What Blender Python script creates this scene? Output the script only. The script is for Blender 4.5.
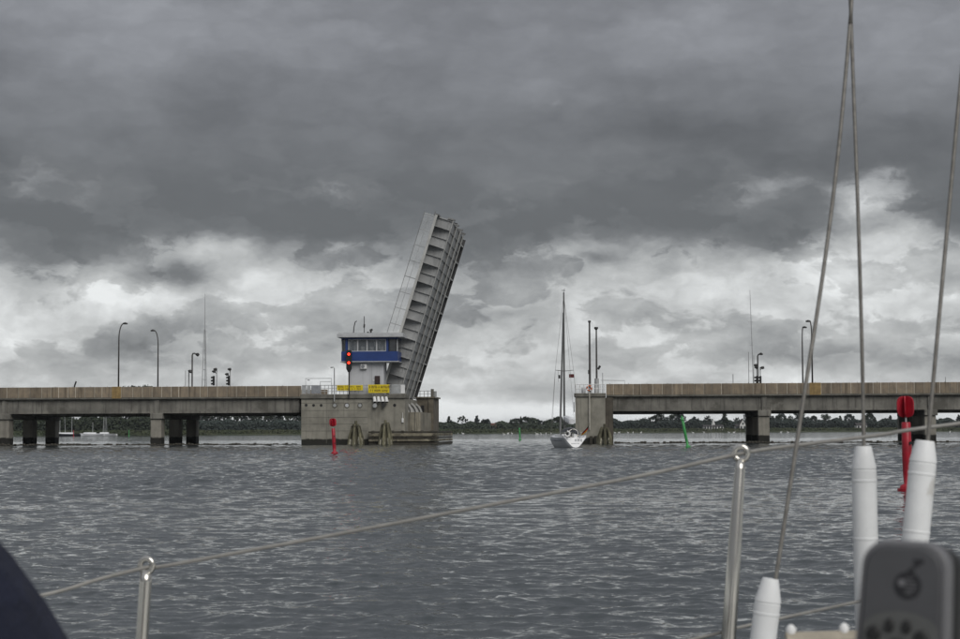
import bpy, bmesh, math, random
import numpy as np
from mathutils import Vector, Matrix

random.seed(7)
rad = math.radians
scene = bpy.context.scene
for o in list(bpy.data.objects):
    bpy.data.objects.remove(o, do_unlink=True)
COL = scene.collection

# ---------------------------------------------------------------- camera
F_PX = 1800.0                      # focal length in photo pixels (960 wide)
CAM_H = 2.0                        # eye height over the water, sitting in a yacht's cockpit
HORIZON = 430.2
PITCH = math.atan((HORIZON - 319.5) / F_PX)
ROLL = rad(-0.23)
cam_data = bpy.data.cameras.new('camera')
cam = bpy.data.objects.new('camera', cam_data)
COL.objects.link(cam)
cam_data.sensor_fit = 'HORIZONTAL'
cam_data.sensor_width = 36.0
cam_data.lens = F_PX / 960 * 36.0
cam_data.clip_start = 0.05
cam_data.clip_end = 20000
cam_data.dof.use_dof = True
cam_data.dof.focus_distance = 230
cam_data.dof.aperture_fstop = 18.0
CAM_R = Matrix.Rotation(math.pi / 2 + PITCH, 4, 'X') @ Matrix.Rotation(ROLL, 4, 'Z')
cam.matrix_world = Matrix.Translation((0, 0, CAM_H)) @ CAM_R
scene.camera = cam

# ---------------------------------------------------------------- world: overcast sky
SUN_EL, SUN_AZ = rad(42), rad(155)        # azimuth clockwise from +Y (behind the camera, to the right)
world = bpy.data.worlds.new('World')
scene.world = world
world.use_nodes = True
NT = world.node_tree
NT.nodes.clear()


class N:
    """small helper for shader maths"""
    def __init__(s, nt): s.nt = nt
    def new(s, t, **kw):
        n = s.nt.nodes.new(t)
        for k, v in kw.items(): setattr(n, k, v)
        return n
    def put(s, sock, v):
        if isinstance(v, bpy.types.NodeSocket): s.nt.links.new(v, sock)
        else: sock.default_value = v
    def m(s, op, a, b=0.0, c=None, clamp=False):
        n = s.new('ShaderNodeMath', operation=op, use_clamp=clamp)
        s.put(n.inputs[0], a); s.put(n.inputs[1], b)
        if c is not None: s.put(n.inputs[2], c)
        return n.outputs[0]
    def sstep(s, x, a, b, lo=0.0, hi=1.0):
        n = s.new('ShaderNodeMapRange', interpolation_type='SMOOTHSTEP')
        s.put(n.inputs[0], x); s.put(n.inputs[1], a); s.put(n.inputs[2], b); s.put(n.inputs[3], lo); s.put(n.inputs[4], hi)
        return n.outputs[0]
    def lin(s, x, a, b, lo=0.0, hi=1.0):
        n = s.new('ShaderNodeMapRange')
        s.put(n.inputs[0], x); s.put(n.inputs[1], a); s.put(n.inputs[2], b); s.put(n.inputs[3], lo); s.put(n.inputs[4], hi)
        return n.outputs[0]
    def scale(s, vec, sc, off=(0, 0, 0), rot=(0, 0, 0)):
        n = s.new('ShaderNodeMapping')
        s.put(n.inputs['Vector'], vec); n.inputs['Scale'].default_value = sc; n.inputs['Location'].default_value = off; n.inputs['Rotation'].default_value = rot
        return n.outputs[0]
    def noise(s, vec, scale=1.0, detail=6.0, rough=0.55, dist=0.0, lac=2.0):
        n = s.new('ShaderNodeTexNoise')
        s.put(n.inputs['Vector'], vec); s.put(n.inputs['Scale'], scale); n.inputs['Detail'].default_value = detail
        n.inputs['Roughness'].default_value = rough; n.inputs['Distortion'].default_value = dist; n.inputs['Lacunarity'].default_value = lac
        return n.outputs[0]
    def mixf(s, f, a, b):
        n = s.new('ShaderNodeMix', data_type='FLOAT')
        s.put(n.inputs[0], f); s.put(n.inputs[2], a); s.put(n.inputs[3], b)
        return n.outputs[0]
    def mixc(s, f, a, b, blend='MIX'):
        n = s.new('ShaderNodeMix', data_type='RGBA', blend_type=blend)
        s.put(n.inputs[0], f)
        for i, v in ((6, a), (7, b)):
            if isinstance(v, tuple): v = (*v[:3], 1.0)
            s.put(n.inputs[i], v)
        return n.outputs[2]
    def sep(s, v):
        n = s.new('ShaderNodeSeparateXYZ'); s.put(n.inputs[0], v); return n.outputs
    def comb(s, x, y, z):
        n = s.new('ShaderNodeCombineXYZ')
        for i, v in enumerate((x, y, z)): s.put(n.inputs[i], v)
        return n.outputs[0]


w = N(NT)
SKY = dict()
tc = w.new('ShaderNodeTexCoord').outputs['Generated']
# swirls push the sampling point about a little, so cloud edges come out ragged
def warped(amp, sc, off):
    a = w.noise(w.scale(tc, sc, off), 1, 5, 0.6)
    b = w.noise(w.scale(tc, sc, (off[0] + 11.3, off[1] + 4.1, off[2] - 6.2)), 1, 5, 0.6)
    v = w.comb(w.m('MULTIPLY', w.m('SUBTRACT', a, 0.5), amp), 0.0, w.m('MULTIPLY', w.m('SUBTRACT', b, 0.5), amp * 0.6))
    n = w.new('ShaderNodeVectorMath', operation='ADD'); NT.links.new(tc, n.inputs[0]); NT.links.new(v, n.inputs[1]); return n.outputs[0]
dv = warped(0.026, (30, 30, 52), (3.1, 0.4, 5.2))
X, Y, Z = w.sep(dv)
az = w.m('ARCTAN2', X, Y)
elv = w.m('MAXIMUM', Z, 0.0)
def c0(v, k): return w.m('MULTIPLY', w.m('SUBTRACT', v, 0.5), k)
def addall(*v):
    r = v[0]
    for q in v[1:]: r = w.m('ADD', r, q)
    return r
big = w.noise(w.scale(tc, (8, 8, 20), (2.3, 1.1, 0.7)), 1, 5, 0.5)
puff = w.noise(w.scale(dv, (21, 21, 36), (5.6, 2.7, 1.4)), 1, 9, 0.56)
puff2 = w.noise(w.scale(dv, (11, 11, 30), (9.1, 6.6, 3.9)), 1, 8, 0.52)
fine = w.noise(w.scale(tc, (70, 70, 120), (1.2, 7.3, 4.4)), 1, 6, 0.6)
bil = w.m('ABSOLUTE', w.m('SUBTRACT', w.m('MULTIPLY', w.noise(w.scale(dv, (26, 26, 52), (4.2, 8.8, 0.3)), 1, 6, 0.5), 2.0), 1.0))
bil2 = w.m('ABSOLUTE', w.m('SUBTRACT', w.m('MULTIPLY', w.noise(w.scale(dv, (60, 60, 110), (2.2, 3.8, 6.3)), 1, 5, 0.55), 2.0), 1.0))
streak = w.noise(w.scale(tc, (9, 9, 70), (0.0, 4.0, 2.0)), 1, 6, 0.5)
# separate cloudlets with a firmer edge, in the bright belt under the deck
cl_n = w.noise(w.scale(dv, (19, 19, 38), (6.4, 1.7, 8.2)), 1, 9, 0.57)
clump = w.m('MULTIPLY', w.sstep(cl_n, 0.49, 0.56, -0.055, 0.10), w.sstep(elv, 0.02, 0.05))
ceil_n = w.noise(w.scale(dv, (6, 6, 17), (8.6, 0.2, 3.3)), 1, 7, 0.52)
# thickness of the cloud: thin reads white, thick reads dark; the low deck ends some way off, brighter sky beyond
T = addall(w.sstep(elv, 0.080, 0.122, 0.0, 0.54), w.sstep(elv, 0.0, 0.05, 0.09, 0.225), c0(big, 0.40), c0(puff, 0.66), c0(puff2, 0.62), c0(fine, 0.12), clump, w.m('MULTIPLY', w.m('SUBTRACT', bil, 0.22), -0.20), w.m('MULTIPLY', w.m('SUBTRACT', bil2, 0.22), -0.07))
T = w.m('ADD', T, w.m('MULTIPLY', w.sstep(elv, 0.05, 0.0), c0(streak, 0.55)))
# banks and openings where the photograph shows them: column, row, half-width, half-height (photo pixels), thickness
for (bx, by, rx, ry, amp) in ((60, 258, 80, 18, .24), (185, 273, 22, 9, .30), (300, 222, 110, 22, .12), (215, 276, 30, 12, .12), (205, 248, 55, 9, -.20), (120, 298, 60, 16, -.24), (20, 325, 50, 26, -.20), (30, 290, 26, 10, .16),
                              (600, 228, 120, 16, .20), (602, 258, 24, 7, .30), (560, 250, 40, 9, -.10), (865, 205, 42, 22, -.55), (770, 190, 30, 10, -.16), (350, 248, 26, 10, -.14), (900, 250, 60, 26, -.22), (835, 285, 40, 28, -.20), (690, 330, 90, 20, .05), (400, 300, 50, 30, .02), (400, 235, 60, 14, -.10),
                              (960, 225, 50, 24, .24), (960, 325, 40, 14, .20), (120, 350, 120, 22, -.02), (560, 395, 200, 9, .12), (480, 412, 420, 14, -.14), (250, 335, 60, 22, -.04), (820, 360, 140, 10, .10), (750, 235, 60, 12, .16), (640, 300, 110, 30, .05)):
    ux = w.m('DIVIDE', w.m('SUBTRACT', az, (bx - 480) / F_PX), rx / F_PX)
    uy = w.m('DIVIDE', w.m('SUBTRACT', elv, (HORIZON - by) / F_PX), ry / F_PX)
    g = w.m('EXPONENT', w.m('MULTIPLY', addall(w.m('MULTIPLY', ux, ux), w.m('MULTIPLY', uy, uy)), -0.9))
    T = w.m('ADD', T, w.m('MULTIPLY', g, amp))
ramp = w.new('ShaderNodeValToRGB')
w.put(ramp.inputs[0], T)
els = ramp.color_ramp.elements
stops = ((0.0, .76), (0.12, .60), (0.24, .46), (0.36, .36), (0.48, .26), (0.62, .165), (0.85, .125))
while len(els) < len(stops): els.new(0.5)
for e, (p, v) in zip(els, stops): e.position = p; e.color = (v, v, v, 1)
lo = w.sep(ramp.outputs[0])[0]
# the deck overhead: soft lighter and darker rolls, lighter towards the zenith
dt = w.m('MULTIPLY', w.lin(elv, 0.11, 0.23, 0.122, 0.222), w.lin(ceil_n, 0.28, 0.72, 0.68, 1.36))
dt = w.m('MULTIPLY', dt, w.lin(puff, 0.25, 0.75, 1.12, 0.88))
dt = w.m('MULTIPLY', dt, w.lin(bil, 0.0, 0.5, 0.94, 1.09))
cg = 1.0
for (bx, by, rx, ry, amp) in ((300, 190, 260, 36, -.14), (690, 150, 200, 40, -.12), (920, 130, 90, 70, -.10), (95, 62, 55, 26, .16), (30, 30, 60, 40, -.06), (820, 25, 200, 40, .16), (330, 60, 180, 40, .08), (520, 40, 90, 60, -.05), (600, 120, 60, 16, .10), (130, 150, 120, 30, .04)):
    ux = w.m('DIVIDE', w.m('SUBTRACT', az, (bx - 480) / F_PX), rx / F_PX)
    uy = w.m('DIVIDE', w.m('SUBTRACT', elv, (HORIZON - by) / F_PX), ry / F_PX)
    g = w.m('EXPONENT', w.m('MULTIPLY', addall(w.m('MULTIPLY', ux, ux), w.m('MULTIPLY', uy, uy)), -0.9))
    cg = w.m('ADD', w.m('MULTIPLY', g, amp), cg)
dt = w.m('MULTIPLY', dt, cg)
dt = w.m('ADD', dt, w.sstep(elv, 0.24, 0.75, 0.0, 0.20))
deck = w.sstep(w.m('ADD', elv, c0(puff2, 0.05)), 0.105, 0.165)
deck = w.m('MULTIPLY', deck, w.m('MAXIMUM', w.sstep(T, 0.38, 0.66), w.sstep(elv, 0.17, 0.22)))
val = w.mixf(w.m('MULTIPLY', deck, 0.9), lo, dt)
tint = w.mixc(w.sstep(T, 0.2, 0.8), (0.975, 1.0, 1.005), (0.945, 0.992, 1.04))
tint = w.mixc(w.sstep(elv, 0.10, 0.22), tint, (0.95, 0.985, 1.065))
cc = w.new('ShaderNodeVectorMath', operation='SCALE')
NT.links.new(tint, cc.inputs[0]); NT.links.new(val, cc.inputs['Scale'])
sky = w.new('ShaderNodeTexSky', sky_type='NISHITA')
sky.sun_disc = False
sky.sun_elevation = SUN_EL
sky.sun_rotation = SUN_AZ
bg_clear = w.new('ShaderNodeBackground'); bg_clear.inputs[1].default_value = 0.06
NT.links.new(sky.outputs[0], bg_clear.inputs[0])
bg_cloud = w.new('ShaderNodeBackground'); bg_cloud.inputs[1].default_value = 1.0
NT.links.new(cc.outputs[0], bg_cloud.inputs[0])
mx = w.new('ShaderNodeMixShader'); mx.inputs[0].default_value = 0.97      # cloud cover
NT.links.new(bg_clear.outputs[0], mx.inputs[1]); NT.links.new(bg_cloud.outputs[0], mx.inputs[2])
wo = w.new('ShaderNodeOutputWorld'); NT.links.new(mx.outputs[0], wo.inputs[0])

sun_d = bpy.data.lights.new('sun', 'SUN')
sun_d.energy = 1.5
sun_d.angle = rad(40)
sun_d.color = (1.0, 0.97, 0.92)
sun = bpy.data.objects.new('sun', sun_d)
COL.objects.link(sun)
sdir = Vector((math.sin(SUN_AZ) * math.cos(SUN_EL), math.cos(SUN_AZ) * math.cos(SUN_EL), math.sin(SUN_EL)))
sun.rotation_euler = sdir.to_track_quat('Z', 'Y').to_euler()
sun.location = sdir * 50

scene.view_settings.view_transform = 'Standard'
scene.view_settings.look = 'None'
scene.view_settings.exposure = 0.2
scene.view_settings.gamma = 1.0
scene.view_settings.use_curve_mapping = False
scene.cycles.use_denoising = True
scene.cycles.max_bounces = 6

# ---------------------------------------------------------------- pixel -> place
C0 = Vector((0, 0, CAM_H))
CR3 = CAM_R.to_3x3()


def ray(x, y):
    return CR3 @ Vector(((x - 480) / F_PX, (319.5 - y) / F_PX, -1.0))


def on_water(x, y, z=0.0):
    d = ray(x, y)
    return C0 + d * ((z - CAM_H) / d.z)


def at_depth(x, y, Yd):
    d = ray(x, y)
    return C0 + d * (Yd / d.y)


class Frame:
    def __init__(s, origin=(0, 0, 0), rz=0.0):
        s.o = Vector(origin); s.rz = rz
        s.M = Matrix.Translation(s.o) @ Matrix.Rotation(rz, 4, 'Z')
        s.I = s.M.inverted()
    def px(s, x, y, t=0.0):
        """(along, height) of the pixel where its ray meets the frame's vertical plane at depth t"""
        o = s.I @ C0; d = s.I.to_3x3() @ ray(x, y)
        p = o + d * ((t - o.y) / d.y)
        return p.x, p.z
    def sx(s, x, t=0.0, y=420): return s.px(x, y, t)[0]
    def zy(s, x, y, t=0.0): return s.px(x, y, t)[1]


WORLD = Frame()
THETA = math.atan((610 - 480) / F_PX)
BR = Frame(at_depth(480, 430, 259.0).to_2d().to_3d(), -THETA)      # front face line of the bridge

# ---------------------------------------------------------------- materials
MATS = {}


def mat(name, col, rough=0.7, metal=0.0, var=0.15, scale=1.5, col2=None, streak=0.0, bump=0.0, bscale=None, algae=None,
        rnd=0.0, spec=None, emit=None, coord='Object', patches=None):
    if name in MATS: return MATS[name]
    m = bpy.data.materials.new(name); m.use_nodes = True
    n = N(m.node_tree); bs = m.node_tree.nodes['Principled BSDF']
    tcn = n.new('ShaderNodeNewGeometry').outputs['Position'] if coord == 'World' else n.new('ShaderNodeTexCoord').outputs[coord]
    a = n.noise(n.scale(tcn, (1, 1, 1)), scale, 6, 0.6)
    f = n.sstep(a, 0.32, 0.68)
    c2 = col2 if col2 else tuple(c * (1 - var) for c in col)
    c1 = col if col2 else tuple(min(1, c * (1 + var)) for c in col)
    c = n.mixc(f, c1, c2)
    if streak:
        st = n.noise(n.scale(tcn, (2.6, 2.6, 0.16)), 1.0, 5, 0.6)
        c = n.mixc(n.m('MULTIPLY', n.sstep(st, 0.50, 0.68), streak), c, tuple(x * 0.42 for x in col))
        st2 = n.noise(n.scale(tcn, (1.7, 1.7, 0.12), (4, 9, 2)), 1.0, 4, 0.6)
        c = n.mixc(n.m('MULTIPLY', n.sstep(st2, 0.56, 0.72), streak * 0.55), c, tuple(min(1, x * 1.5) for x in col))
    if patches:
        pn = n.noise(n.scale(tcn, (1, 1, 1), (7, 3, 1)), patches[0], 5, 0.65)
        c = n.mixc(n.sstep(pn, patches[1], patches[1] + 0.1), c, patches[2])
    if rnd:
        oi = n.new('ShaderNodeObjectInfo').outputs['Random']
        k = n.lin(oi, 0, 1, 1 - rnd, 1 + rnd)
        sc = n.new('ShaderNodeVectorMath', operation='SCALE'); n.put(sc.inputs[0], c); n.put(sc.inputs['Scale'], k); c = sc.outputs[0]
    if algae:                                    # wet, weed-grown band just over the water
        pos = n.sep(n.new('ShaderNodeNewGeometry').outputs['Position'])[2]
        wn = n.noise(n.scale(tcn, (1, 1, 1)), 1.2, 4, 0.6)
        h = n.m('ADD', pos, n.m('MULTIPLY', n.m('SUBTRACT', wn, 0.5), 0.5))
        c = n.mixc(n.sstep(h, algae[0], algae[0] - 0.22), c, algae[1])
    n.put(bs.inputs['Base Color'], c if isinstance(c, bpy.types.NodeSocket) else (*c, 1))
    bs.inputs['Roughness'].default_value = rough
    bs.inputs['Metallic'].default_value = metal
    if spec is not None: bs.inputs['Specular IOR Level'].default_value = spec
    if emit:
        bs.inputs['Emission Color'].default_value = (*emit[0], 1); bs.inputs['Emission Strength'].default_value = emit[1]
    if bump:
        bn = n.new('ShaderNodeBump'); bn.inputs['Strength'].default_value = bump; bn.inputs['Distance'].default_value = 0.05
        bb = n.noise(n.scale(tcn, (1, 1, 1)), bscale or scale * 6, 6, 0.65)
        n.put(bn.inputs['Height'], bb); m.node_tree.links.new(bn.outputs[0], bs.inputs['Normal'])
    MATS[name] = m
    return m


ALG = (0.95, (0.018, 0.017, 0.012))
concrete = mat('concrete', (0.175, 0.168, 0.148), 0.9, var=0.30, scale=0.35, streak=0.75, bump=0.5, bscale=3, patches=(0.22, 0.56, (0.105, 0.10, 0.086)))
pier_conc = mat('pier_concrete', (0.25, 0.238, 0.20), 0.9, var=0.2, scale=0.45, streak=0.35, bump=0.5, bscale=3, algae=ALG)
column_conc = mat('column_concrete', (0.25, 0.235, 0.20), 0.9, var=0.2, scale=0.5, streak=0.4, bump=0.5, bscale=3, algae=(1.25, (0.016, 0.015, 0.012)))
coping_conc = mat('coping_concrete', (0.15, 0.143, 0.122), 0.9, var=0.25, scale=0.8, streak=0.5, bump=0.5, bscale=4)
stain_conc = mat('stained_concrete', (0.26, 0.24, 0.19), 0.9, var=0.25, scale=0.6, streak=0.95, bump=0.5, bscale=3, algae=ALG)
dark_conc = mat('darkened_concrete', (0.085, 0.075, 0.06), 0.9, var=0.3, scale=0.6, streak=0.6, bump=0.5, bscale=3, algae=ALG)  # on the rest pier body this dark tone stands in for shade
parapet_m = mat('parapet_concrete', (0.27, 0.218, 0.155), 0.9, var=0.2, scale=1.1, streak=0.9, bump=0.6, bscale=10, rnd=0.2, coord='World', col2=(0.20, 0.165, 0.125))
post_m = mat('parapet_joint', (0.42, 0.385, 0.32), 0.9, var=0.2, rnd=0.45)
ochre_m = mat('ochre_concrete', (0.30, 0.205, 0.085), 0.85, var=0.2, streak=0.3, rnd=0.08)
leaf_steel = mat('leaf_steel', (0.34, 0.345, 0.345), 0.5, var=0.16, scale=0.35, streak=0.3, bump=0.08, bscale=5)
leaf_dark = mat('leaf_steel_dark', (0.20, 0.20, 0.195), 0.6, var=0.25, scale=0.4, streak=0.4)  # darker steel tone for the far girder, tails, tip and handrail
leaf_pale = mat('leaf_edge_pale', (0.46, 0.46, 0.44), 0.5, var=0.12, scale=0.8)
galv = mat('galvanised_steel', (0.42, 0.43, 0.43), 0.45, 0.3, var=0.15)
dark_metal = mat('dark_painted_metal', (0.035, 0.034, 0.033), 0.5, var=0.3)
pole_metal = mat('weathered_pole', (0.075, 0.072, 0.068), 0.6, var=0.25)
asphalt = mat('asphalt', (0.05, 0.05, 0.05), 0.9, var=0.2)
white_wall = mat('white_render', (0.52, 0.53, 0.55), 0.7, var=0.06, scale=0.6, streak=0.18)
blue_panel = mat('blue_panel', (0.018, 0.048, 0.19), 0.45, var=0.1, scale=0.8)
roof_grey = mat('roof_fascia', (0.47, 0.48, 0.49), 0.55, var=0.1)
win_glass = mat('window_glass', (0.03, 0.035, 0.04), 0.06, var=0.3, scale=2)
window_frame_m = mat('window_frame', (0.50, 0.51, 0.52), 0.5, var=0.08)
yellow_m = mat('sign_yellow', (0.72, 0.56, 0.008), 0.5, var=0.06)
sign_ink = mat('sign_ink', (0.10, 0.05, 0.01), 0.6)
red_paint = mat('red_buoy_paint', (0.36, 0.008, 0.022), 0.42, var=0.2, scale=2.5, streak=0.2)
green_paint = mat('green_buoy_paint', (0.045, 0.29, 0.075), 0.45, var=0.2, scale=2.5)
timber = mat('dolphin_timber', (0.125, 0.117, 0.075), 0.9, rnd=0.4, var=0.35, scale=1.2, streak=0.7, bump=0.8, bscale=6)
timber_dark = mat('fender_timber', (0.05, 0.045, 0.034), 0.9, var=0.4, scale=1.0, bump=0.8, bscale=6)
timber_worn = mat('fender_timber_worn', (0.20, 0.18, 0.13), 0.9, var=0.4, scale=0.7, bump=0.8, bscale=6, patches=(0.5, 0.52, (0.06, 0.055, 0.04)))
pale_worn = mat('pile_scuffed', (0.40, 0.38, 0.30), 0.9, var=0.3, scale=2, patches=(1.5, 0.55, (0.12, 0.11, 0.07)))
white_gloss = mat('white_gelcoat', (0.78, 0.79, 0.80), 0.25, var=0.04)
navy_stripe = mat('navy_stripe', (0.02, 0.03, 0.07), 0.4)
sail_white = mat('white_canvas', (0.68, 0.69, 0.70), 0.8, var=0.1, scale=3)
grey_canvas = mat('grey_canvas', (0.27, 0.28, 0.30), 0.9, var=0.12, scale=2)
alu = mat('mast_aluminium', (0.14, 0.14, 0.135), 0.4, 0.5, var=0.15)
stainless = mat('stainless_steel', (0.62, 0.60, 0.55), 0.22, 1.0, var=0.1, scale=8)
wire = mat('rigging_wire', (0.185, 0.176, 0.16), 0.5, 0.35, var=0.2, scale=60)
lifeline_m = mat('coated_lifeline', (0.25, 0.243, 0.225), 0.5, 0.1, var=0.15, scale=30)
cover_m = mat('white_plastic_tube', (0.74, 0.75, 0.75), 0.5, var=0.05, scale=14, patches=(9, 0.60, (0.56, 0.555, 0.53)))
pale_red_lamp = mat('signal_red_lit', (0.6, 0.02, 0.01), 0.3, emit=((1.0, 0.03, 0.012), 3.2))
black_plastic = mat('black_plastic', (0.012, 0.012, 0.012), 0.5)
grey_plastic = mat('grey_plastic', (0.066, 0.067, 0.072), 0.55, var=0.06, scale=30)
grey_plastic2 = mat('grey_plastic_rim', (0.145, 0.145, 0.152), 0.5, var=0.06, scale=30)
keypad_m = mat('keypad_grey', (0.088, 0.090, 0.088), 0.6, var=0.06, scale=30)
emblem_m = mat('emblem_dark', (0.012, 0.012, 0.015), 0.6)
flag_black = mat('flag_black', (0.012, 0.012, 0.012), 0.8)
flag_red = mat('flag_red', (0.50, 0.012, 0.015), 0.8)
flag_gold = mat('flag_gold', (0.72, 0.40, 0.02), 0.8)
orange_m = mat('lifebuoy_orange', (0.55, 0.12, 0.03), 0.6)
white_paint = mat('white_paint', (0.75, 0.75, 0.74), 0.6, var=0.06)


# ---------------------------------------------------------------- mesh builder and object helpers
class MB:
    def __init__(s): s.v = []; s.f = []; s.mi = []
    def add(s, vs, fs, mi=0):
        k = len(s.v); s.v += [tuple(p) for p in vs]; s.f += [tuple(i + k for i in f) for f in fs]; s.mi += [mi] * len(fs)
        return s
    def box(s, x0, x1, y0, y1, z0, z1, mi=0):
        return s.add([(x0, y0, z0), (x1, y0, z0), (x1, y1, z0), (x0, y1, z0), (x0, y0, z1), (x1, y0, z1), (x1, y1, z1), (x0, y1, z1)],
                     [(0, 3, 2, 1), (4, 5, 6, 7), (0, 1, 5, 4), (1, 2, 6, 5), (2, 3, 7, 6), (3, 0, 4, 7)], mi)
    def bbox(s, x0, x1, y0, y1, z0, z1, b=0.03, mi=0):
        """box with chamfered vertical and horizontal edges"""
        bm = bmesh.new()
        bmesh.ops.create_cube(bm, size=1.0)
        for v in bm.verts:
            v.co = Vector(((x0 + x1) / 2 + v.co.x * (x1 - x0), (y0 + y1) / 2 + v.co.y * (y1 - y0), (z0 + z1) / 2 + v.co.z * (z1 - z0)))
        bmesh.ops.bevel(bm, geom=list(bm.edges), offset=b, segments=1, affect='EDGES', profile=0.5)
        bm.verts.index_update()
        s.add([v.co[:] for v in bm.verts], [[v.index for v in f.verts] for f in bm.faces], mi)
        bm.free(); return s
    def prism(s, poly, a0, a1, axis='y', mi=0):
        """outline (two coordinates) pushed along an axis; y: (x,z), z: (x,y), x: (y,z)"""
        n = len(poly)
        def P(p, a): return {'y': (p[0], a, p[1]), 'z': (p[0], p[1], a), 'x': (a, p[0], p[1])}[axis]
        vs = [P(p, a0) for p in poly] + [P(p, a1) for p in poly]
        fs = [tuple(range(n))[::-1], tuple(range(n, 2 * n))] + [(i, (i + 1) % n, n + (i + 1) % n, n + i) for i in range(n)]
        return s.add(vs, fs, mi)
    def tube(s, pts, r, n=8, caps=True, mi=0):
        pts = [Vector(p) for p in pts]
        rs = r if isinstance(r, (list, tuple)) else [r] * len(pts)
        k0 = len(s.v); up = None
        for i, p in enumerate(pts):
            d = (pts[min(i + 1, len(pts) - 1)] - pts[max(i - 1, 0)])
            if d.length < 1e-9: d = Vector((0, 0, 1))
            d.normalize()
            if up is None: up = Vector((1, 0, 0)) if abs(d.x) < 0.9 else Vector((0, 1, 0))
            a = (up - d * up.dot(d)).normalized(); b = d.cross(a); up = a
            for j in range(n):
                t = 2 * math.pi * j / n
                s.v.append(tuple(p + (a * math.cos(t) + b * math.sin(t)) * rs[i]))
        for i in range(len(pts) - 1):
            for j in range(n):
                s.f.append((k0 + i * n + j, k0 + i * n + (j + 1) % n, k0 + (i + 1) * n + (j + 1) % n, k0 + (i + 1) * n + j)); s.mi.append(mi)
        if caps:
            s.f.append(tuple(k0 + j for j in range(n))[::-1]); s.mi.append(mi)
            s.f.append(tuple(k0 + (len(pts) - 1) * n + j for j in range(n))); s.mi.append(mi)
        return s
    def disc(s, c, axis, r, th, n=16, mi=0):
        c = Vector(c); axis = Vector(axis).normalized()
        return s.tube([c - axis * th / 2, c + axis * th / 2], r, n, True, mi)
    def torus(s, c, axis, R, r, n=20, m=8, mi=0, a0=0, a1=2 * math.pi):
        c = Vector(c); ax = Vector(axis).normalized()
        u = ax.orthogonal().normalized(); v = ax.cross(u)
        full = abs(a1 - a0 - 2 * math.pi) < 1e-6
        pts = [c + (u * math.cos(a0 + (a1 - a0) * i / n) + v * math.sin(a0 + (a1 - a0) * i / n)) * R for i in range(n + (0 if full else 1))]
        k0 = len(s.v); cnt = len(pts)
        for p in pts:
            rd = (p - c).normalized()
            for j in range(m):
                t = 2 * math.pi * j / m
                s.v.append(tuple(p + (rd * math.cos(t) + ax * math.sin(t)) * r))
        for i in range(cnt if full else cnt - 1):
            i2 = (i + 1) % cnt
            for j in range(m):
                s.f.append((k0 + i * m + j, k0 + i2 * m + j, k0 + i2 * m + (j + 1) % m, k0 + i * m + (j + 1) % m)); s.mi.append(mi)
        return s
    def lathe(s, prof, n=12, c=(0, 0, 0), mi=0):
        """profile of (radius, height) turned about z"""
        return s.tube([(c[0], c[1], c[2] + h) for r_, h in prof], [max(r_, 1e-4) for r_, h in prof], n, True, mi)
    def mesh(s, name, mats, smooth=False, off=(0, 0, 0)):
        me = bpy.data.meshes.new(name)
        me.from_pydata([(p[0] - off[0], p[1] - off[1], p[2] - off[2]) for p in s.v], [], s.f)
        mats = mats if isinstance(mats, (list, tuple)) else [mats]
        for m_ in mats: me.materials.append(m_)
        if len(mats) > 1: me.polygons.foreach_set('material_index', s.mi)
        bm = bmesh.new(); bm.from_mesh(me); bmesh.ops.recalc_face_normals(bm, faces=bm.faces); bm.to_mesh(me); bm.free()
        if smooth: me.polygons.foreach_set('use_smooth', [True] * len(me.polygons))
        me.update()
        return me


def tag(o, label=None, cat=None, group=None, kind=None):
    if label: o['label'] = label
    if cat: o['category'] = cat
    if group: o['group'] = group
    if kind: o['kind'] = kind
    return o


BASE = {}


def thing(name, label, cat, base=(0, 0, 0), frame=WORLD, group=None):
    """an Empty at the thing's base; its parts are given in the coordinates of the frame"""
    o = bpy.data.objects.new(name, None); COL.objects.link(o)
    o.empty_display_size = 0.3
    o.location = frame.M @ Vector(base); o.rotation_euler = (0, 0, frame.rz)
    BASE[o.name] = Vector(base)
    return tag(o, label, cat, group)


def part(name, mb, m, parent, smooth=False, label=None, kind=None):
    b = BASE[parent.name]
    o = bpy.data.objects.new(name, mb.mesh(name, m, smooth, b))
    COL.objects.link(o); o.parent = parent
    BASE[o.name] = b
    return tag(o, label, kind=kind)


def share(name, me, parent, loc, rz=0.0, scale=None):
    """one more piece that shares its mesh, at a place in the parent's own axes"""
    o = bpy.data.objects.new(name, me); COL.objects.link(o); o.parent = parent
    o.location = Vector(loc) - BASE[parent.name]; o.rotation_euler = (0, 0, rz)
    if scale: o.scale = scale
    BASE[o.name] = Vector(loc)
    return o


def solo(name, mb, m, label, cat, base=(0, 0, 0), frame=WORLD, group=None, smooth=False, kind=None):
    o = bpy.data.objects.new(name, mb.mesh(name, m, smooth, base)); COL.objects.link(o)
    o.location = frame.M @ Vector(base); o.rotation_euler = (0, 0, frame.rz)
    return tag(o, label, cat, group, kind)


def copy_tree(o, parent=None):
    c = o.copy(); COL.objects.link(c); c.parent = parent
    BASE[c.name] = BASE.get(o.name, Vector())
    for ch in [k for k in bpy.data.objects if k.parent is o]: copy_tree(ch, c)
    return c

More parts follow.
